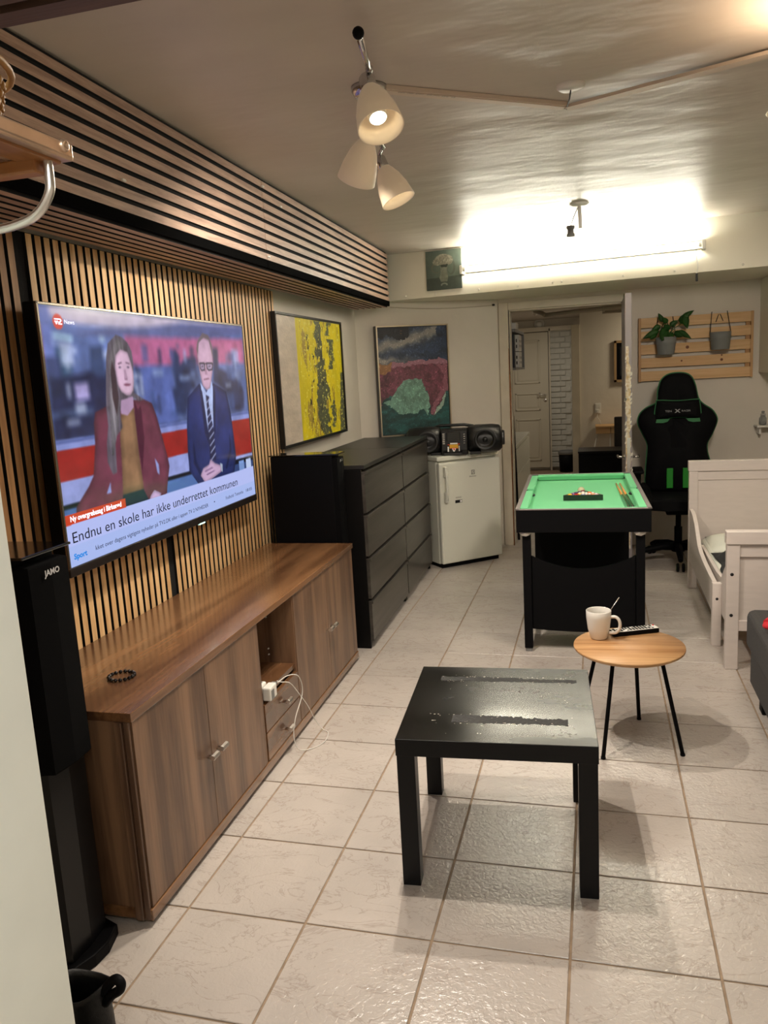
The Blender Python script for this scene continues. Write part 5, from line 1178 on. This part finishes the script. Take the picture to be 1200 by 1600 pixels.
# ================================================================ HAT RACK, BASKET, BOOTS
hr = thing('hat_rack', 'brushed metal and wood hat shelf with bent tube, upper left corner', 'hat rack', (-.452,.655,1.6615), .012)
obj('front_rail', B().box((-.0035,-.95,-.0075),(.0035,0,.0055),bev=.002), BRASSY, hr)
obj('front_rail_flange', B().box((-.045,-.95,-.0095),(.0035,-.002,-.0065),bev=.001), BRASSY, hr)
obj('screw', B().lathe([(0,.001),(.0025,.001),(.003,.003),(.0045,.003),(.0055,.001),(.0055,0)],(.0035,-.014,.001),20,(1,0,0)), BRASSY, hr)
obj('bent_tube', B().tube(spline([(-.010,-.020,-.008),(-.010,-.020,-.026),(-.012,-.020,-.038),(-.024,-.020,-.052),(-.045,-.020,-.060),(-.09,-.020,-.064),(-.245,-.020,-.066)],6),.0042,16), STEEL, hr)
for k in range(4): obj('shelf_slat', B().box((-.035-.055*k,-.93,-.012),(-.005-.055*k,-.006,.004),bev=.002), wood('stained_slat'+'_'*k,(120,72,36),(168,112,62),'y',14,.4), hr)
obj('cross_slat', B().box((-.245,-.030,-.022),(-.016,-.014,-.0095),bev=.002), wood('cross_slat_wood',(142,88,46),(184,126,72),'x',14,.4), hr)
bsk = thing('wicker_basket', 'wicker basket corner standing on the hat shelf at the left edge', 'basket', (-.5305,.555,1.667), 0)
wk = B()
for lv in range(5):
    z = .006+lv*.0085
    for k in range(44):
        a0 = 2*math.pi*k/44+(math.pi/44 if lv%2 else 0); rr_ = .060+.0015*lv
        wk.tube([(rr_*math.cos(a0+t)*1.0,rr_*math.sin(a0+t)*1.3,z+dz) for t,dz in ((-.07,-.003),(0,0.001),(.07,.004))],[.0028,.0040,.0028],6)
o = obj('weave', wk, WICK, bsk); o['kind'] = 'stuff'
obj('rim', B().tube([(.074*math.cos(t*math.pi/16),.074*math.sin(t*math.pi/16)*1.3,.050) for t in range(32)],.003,8,closed=True), WICK, bsk)
obj('liner', B().lathe([(0,.003),(.054,.003),(.064,.046)],(0,0,0),24), WICK, bsk).scale = (1,1.3,1)
bt = thing('ankle_boot', 'black ankle boot with heel pull loop on the floor in the lower left', 'boot', (-1.052,1.275,0), 1.35)
def boot_mesh():
    b_ = B(); secs = [ # (y, half width, z0, z1) from heel(0) to toe
    ]
    # shaft: stacked ellipses, then toe box blob
    rg_ = []
    for z, cy, ry, rx in ((.012,.105,.135,.046),(.045,.100,.132,.048),(.070,.075,.105,.046),(.095,.050,.075,.044),(.125,.040,.060,.043),(.150,.038,.060,.045),(.165,.040,.064,.047)):
        ring = []
        for j in range(28):
            a_ = 2*math.pi*j/28; yy = cy+ry*math.cos(a_); xx = rx*math.sin(a_)*(1-.15*max(0,math.cos(a_)))
            zz = z+(.030*math.cos(a_)**2*(1 if math.cos(a_)<0 else .6) if z > .14 else 0)
            ring.append(b_.bm.verts.new((xx,yy,zz)))
        rg_.append(ring)
    for A_, D_ in zip(rg_, rg_[1:]):
        for j in range(28): q_ = b_.bm.faces.new((A_[j],A_[(j+1)%28],D_[(j+1)%28],D_[j])); q_.smooth = True
    b_.bm.faces.new(rg_[0]); return b_
obj('upper', boot_mesh(), mat('black_boot_leather',(13,13,14),.55,bump=.2,bscale=80), bt, [('SOLIDIFY',{'thickness':.004})])
obj('sole', B().prism([(.048*math.sin(2*math.pi*k/28)*(1-.12*max(0,math.cos(2*math.pi*k/28))),.105+.140*math.cos(2*math.pi*k/28)) for k in range(28)],'z',0,.014,bev=.003), MATBLK, bt)
obj('pull_loop', B().tube(spline([(0,-.012,.168),(0,-.034,.196),(.0,-.058,.220),(.0,-.074,.218),(0,-.070,.200),(0,-.044,.178),(0,-.020,.150)],5),.0105,10), MATBLK, bt)
obj('heel_cap', B().prism([(.049*math.sin(2*math.pi*k/28),.105+.141*math.cos(2*math.pi*k/28)) for k in range(9,20)],'z',.014,.05,bev=.003), mat('grey_rubber',(44,42,40),.5), bt)
bt2 = thing('ankle_boot', 'second black boot lying closer to the white jamb at the lower left edge', 'boot', (-1.02,1.135,0), 1.5)
for ch in list(bt.children):
    c_ = ch.copy(); C.objects.link(c_); c_.parent = bt2
sh_ = thing('black_slipper', 'black slipper tip peeking in at the bottom edge beside the boot', 'shoe', (-.83,1.205,0), -.5)
obj('slipper_sole', B().prism([(.045*math.cos(2*math.pi*k/24),.12*math.sin(2*math.pi*k/24)) for k in range(24)],'z',0,.012,bev=.002), MATBLK, sh_)
obj('slipper_upper', B().blob((0,-.04,.012),.043,.075,.03,20), MATBLK, sh_)
sh_.location = (-1.02+.12,1.365-.16,0)
for o in list(C.objects):
    if o.type == 'MESH' and o.name.split('.')[0] in ('number_spot',): pass
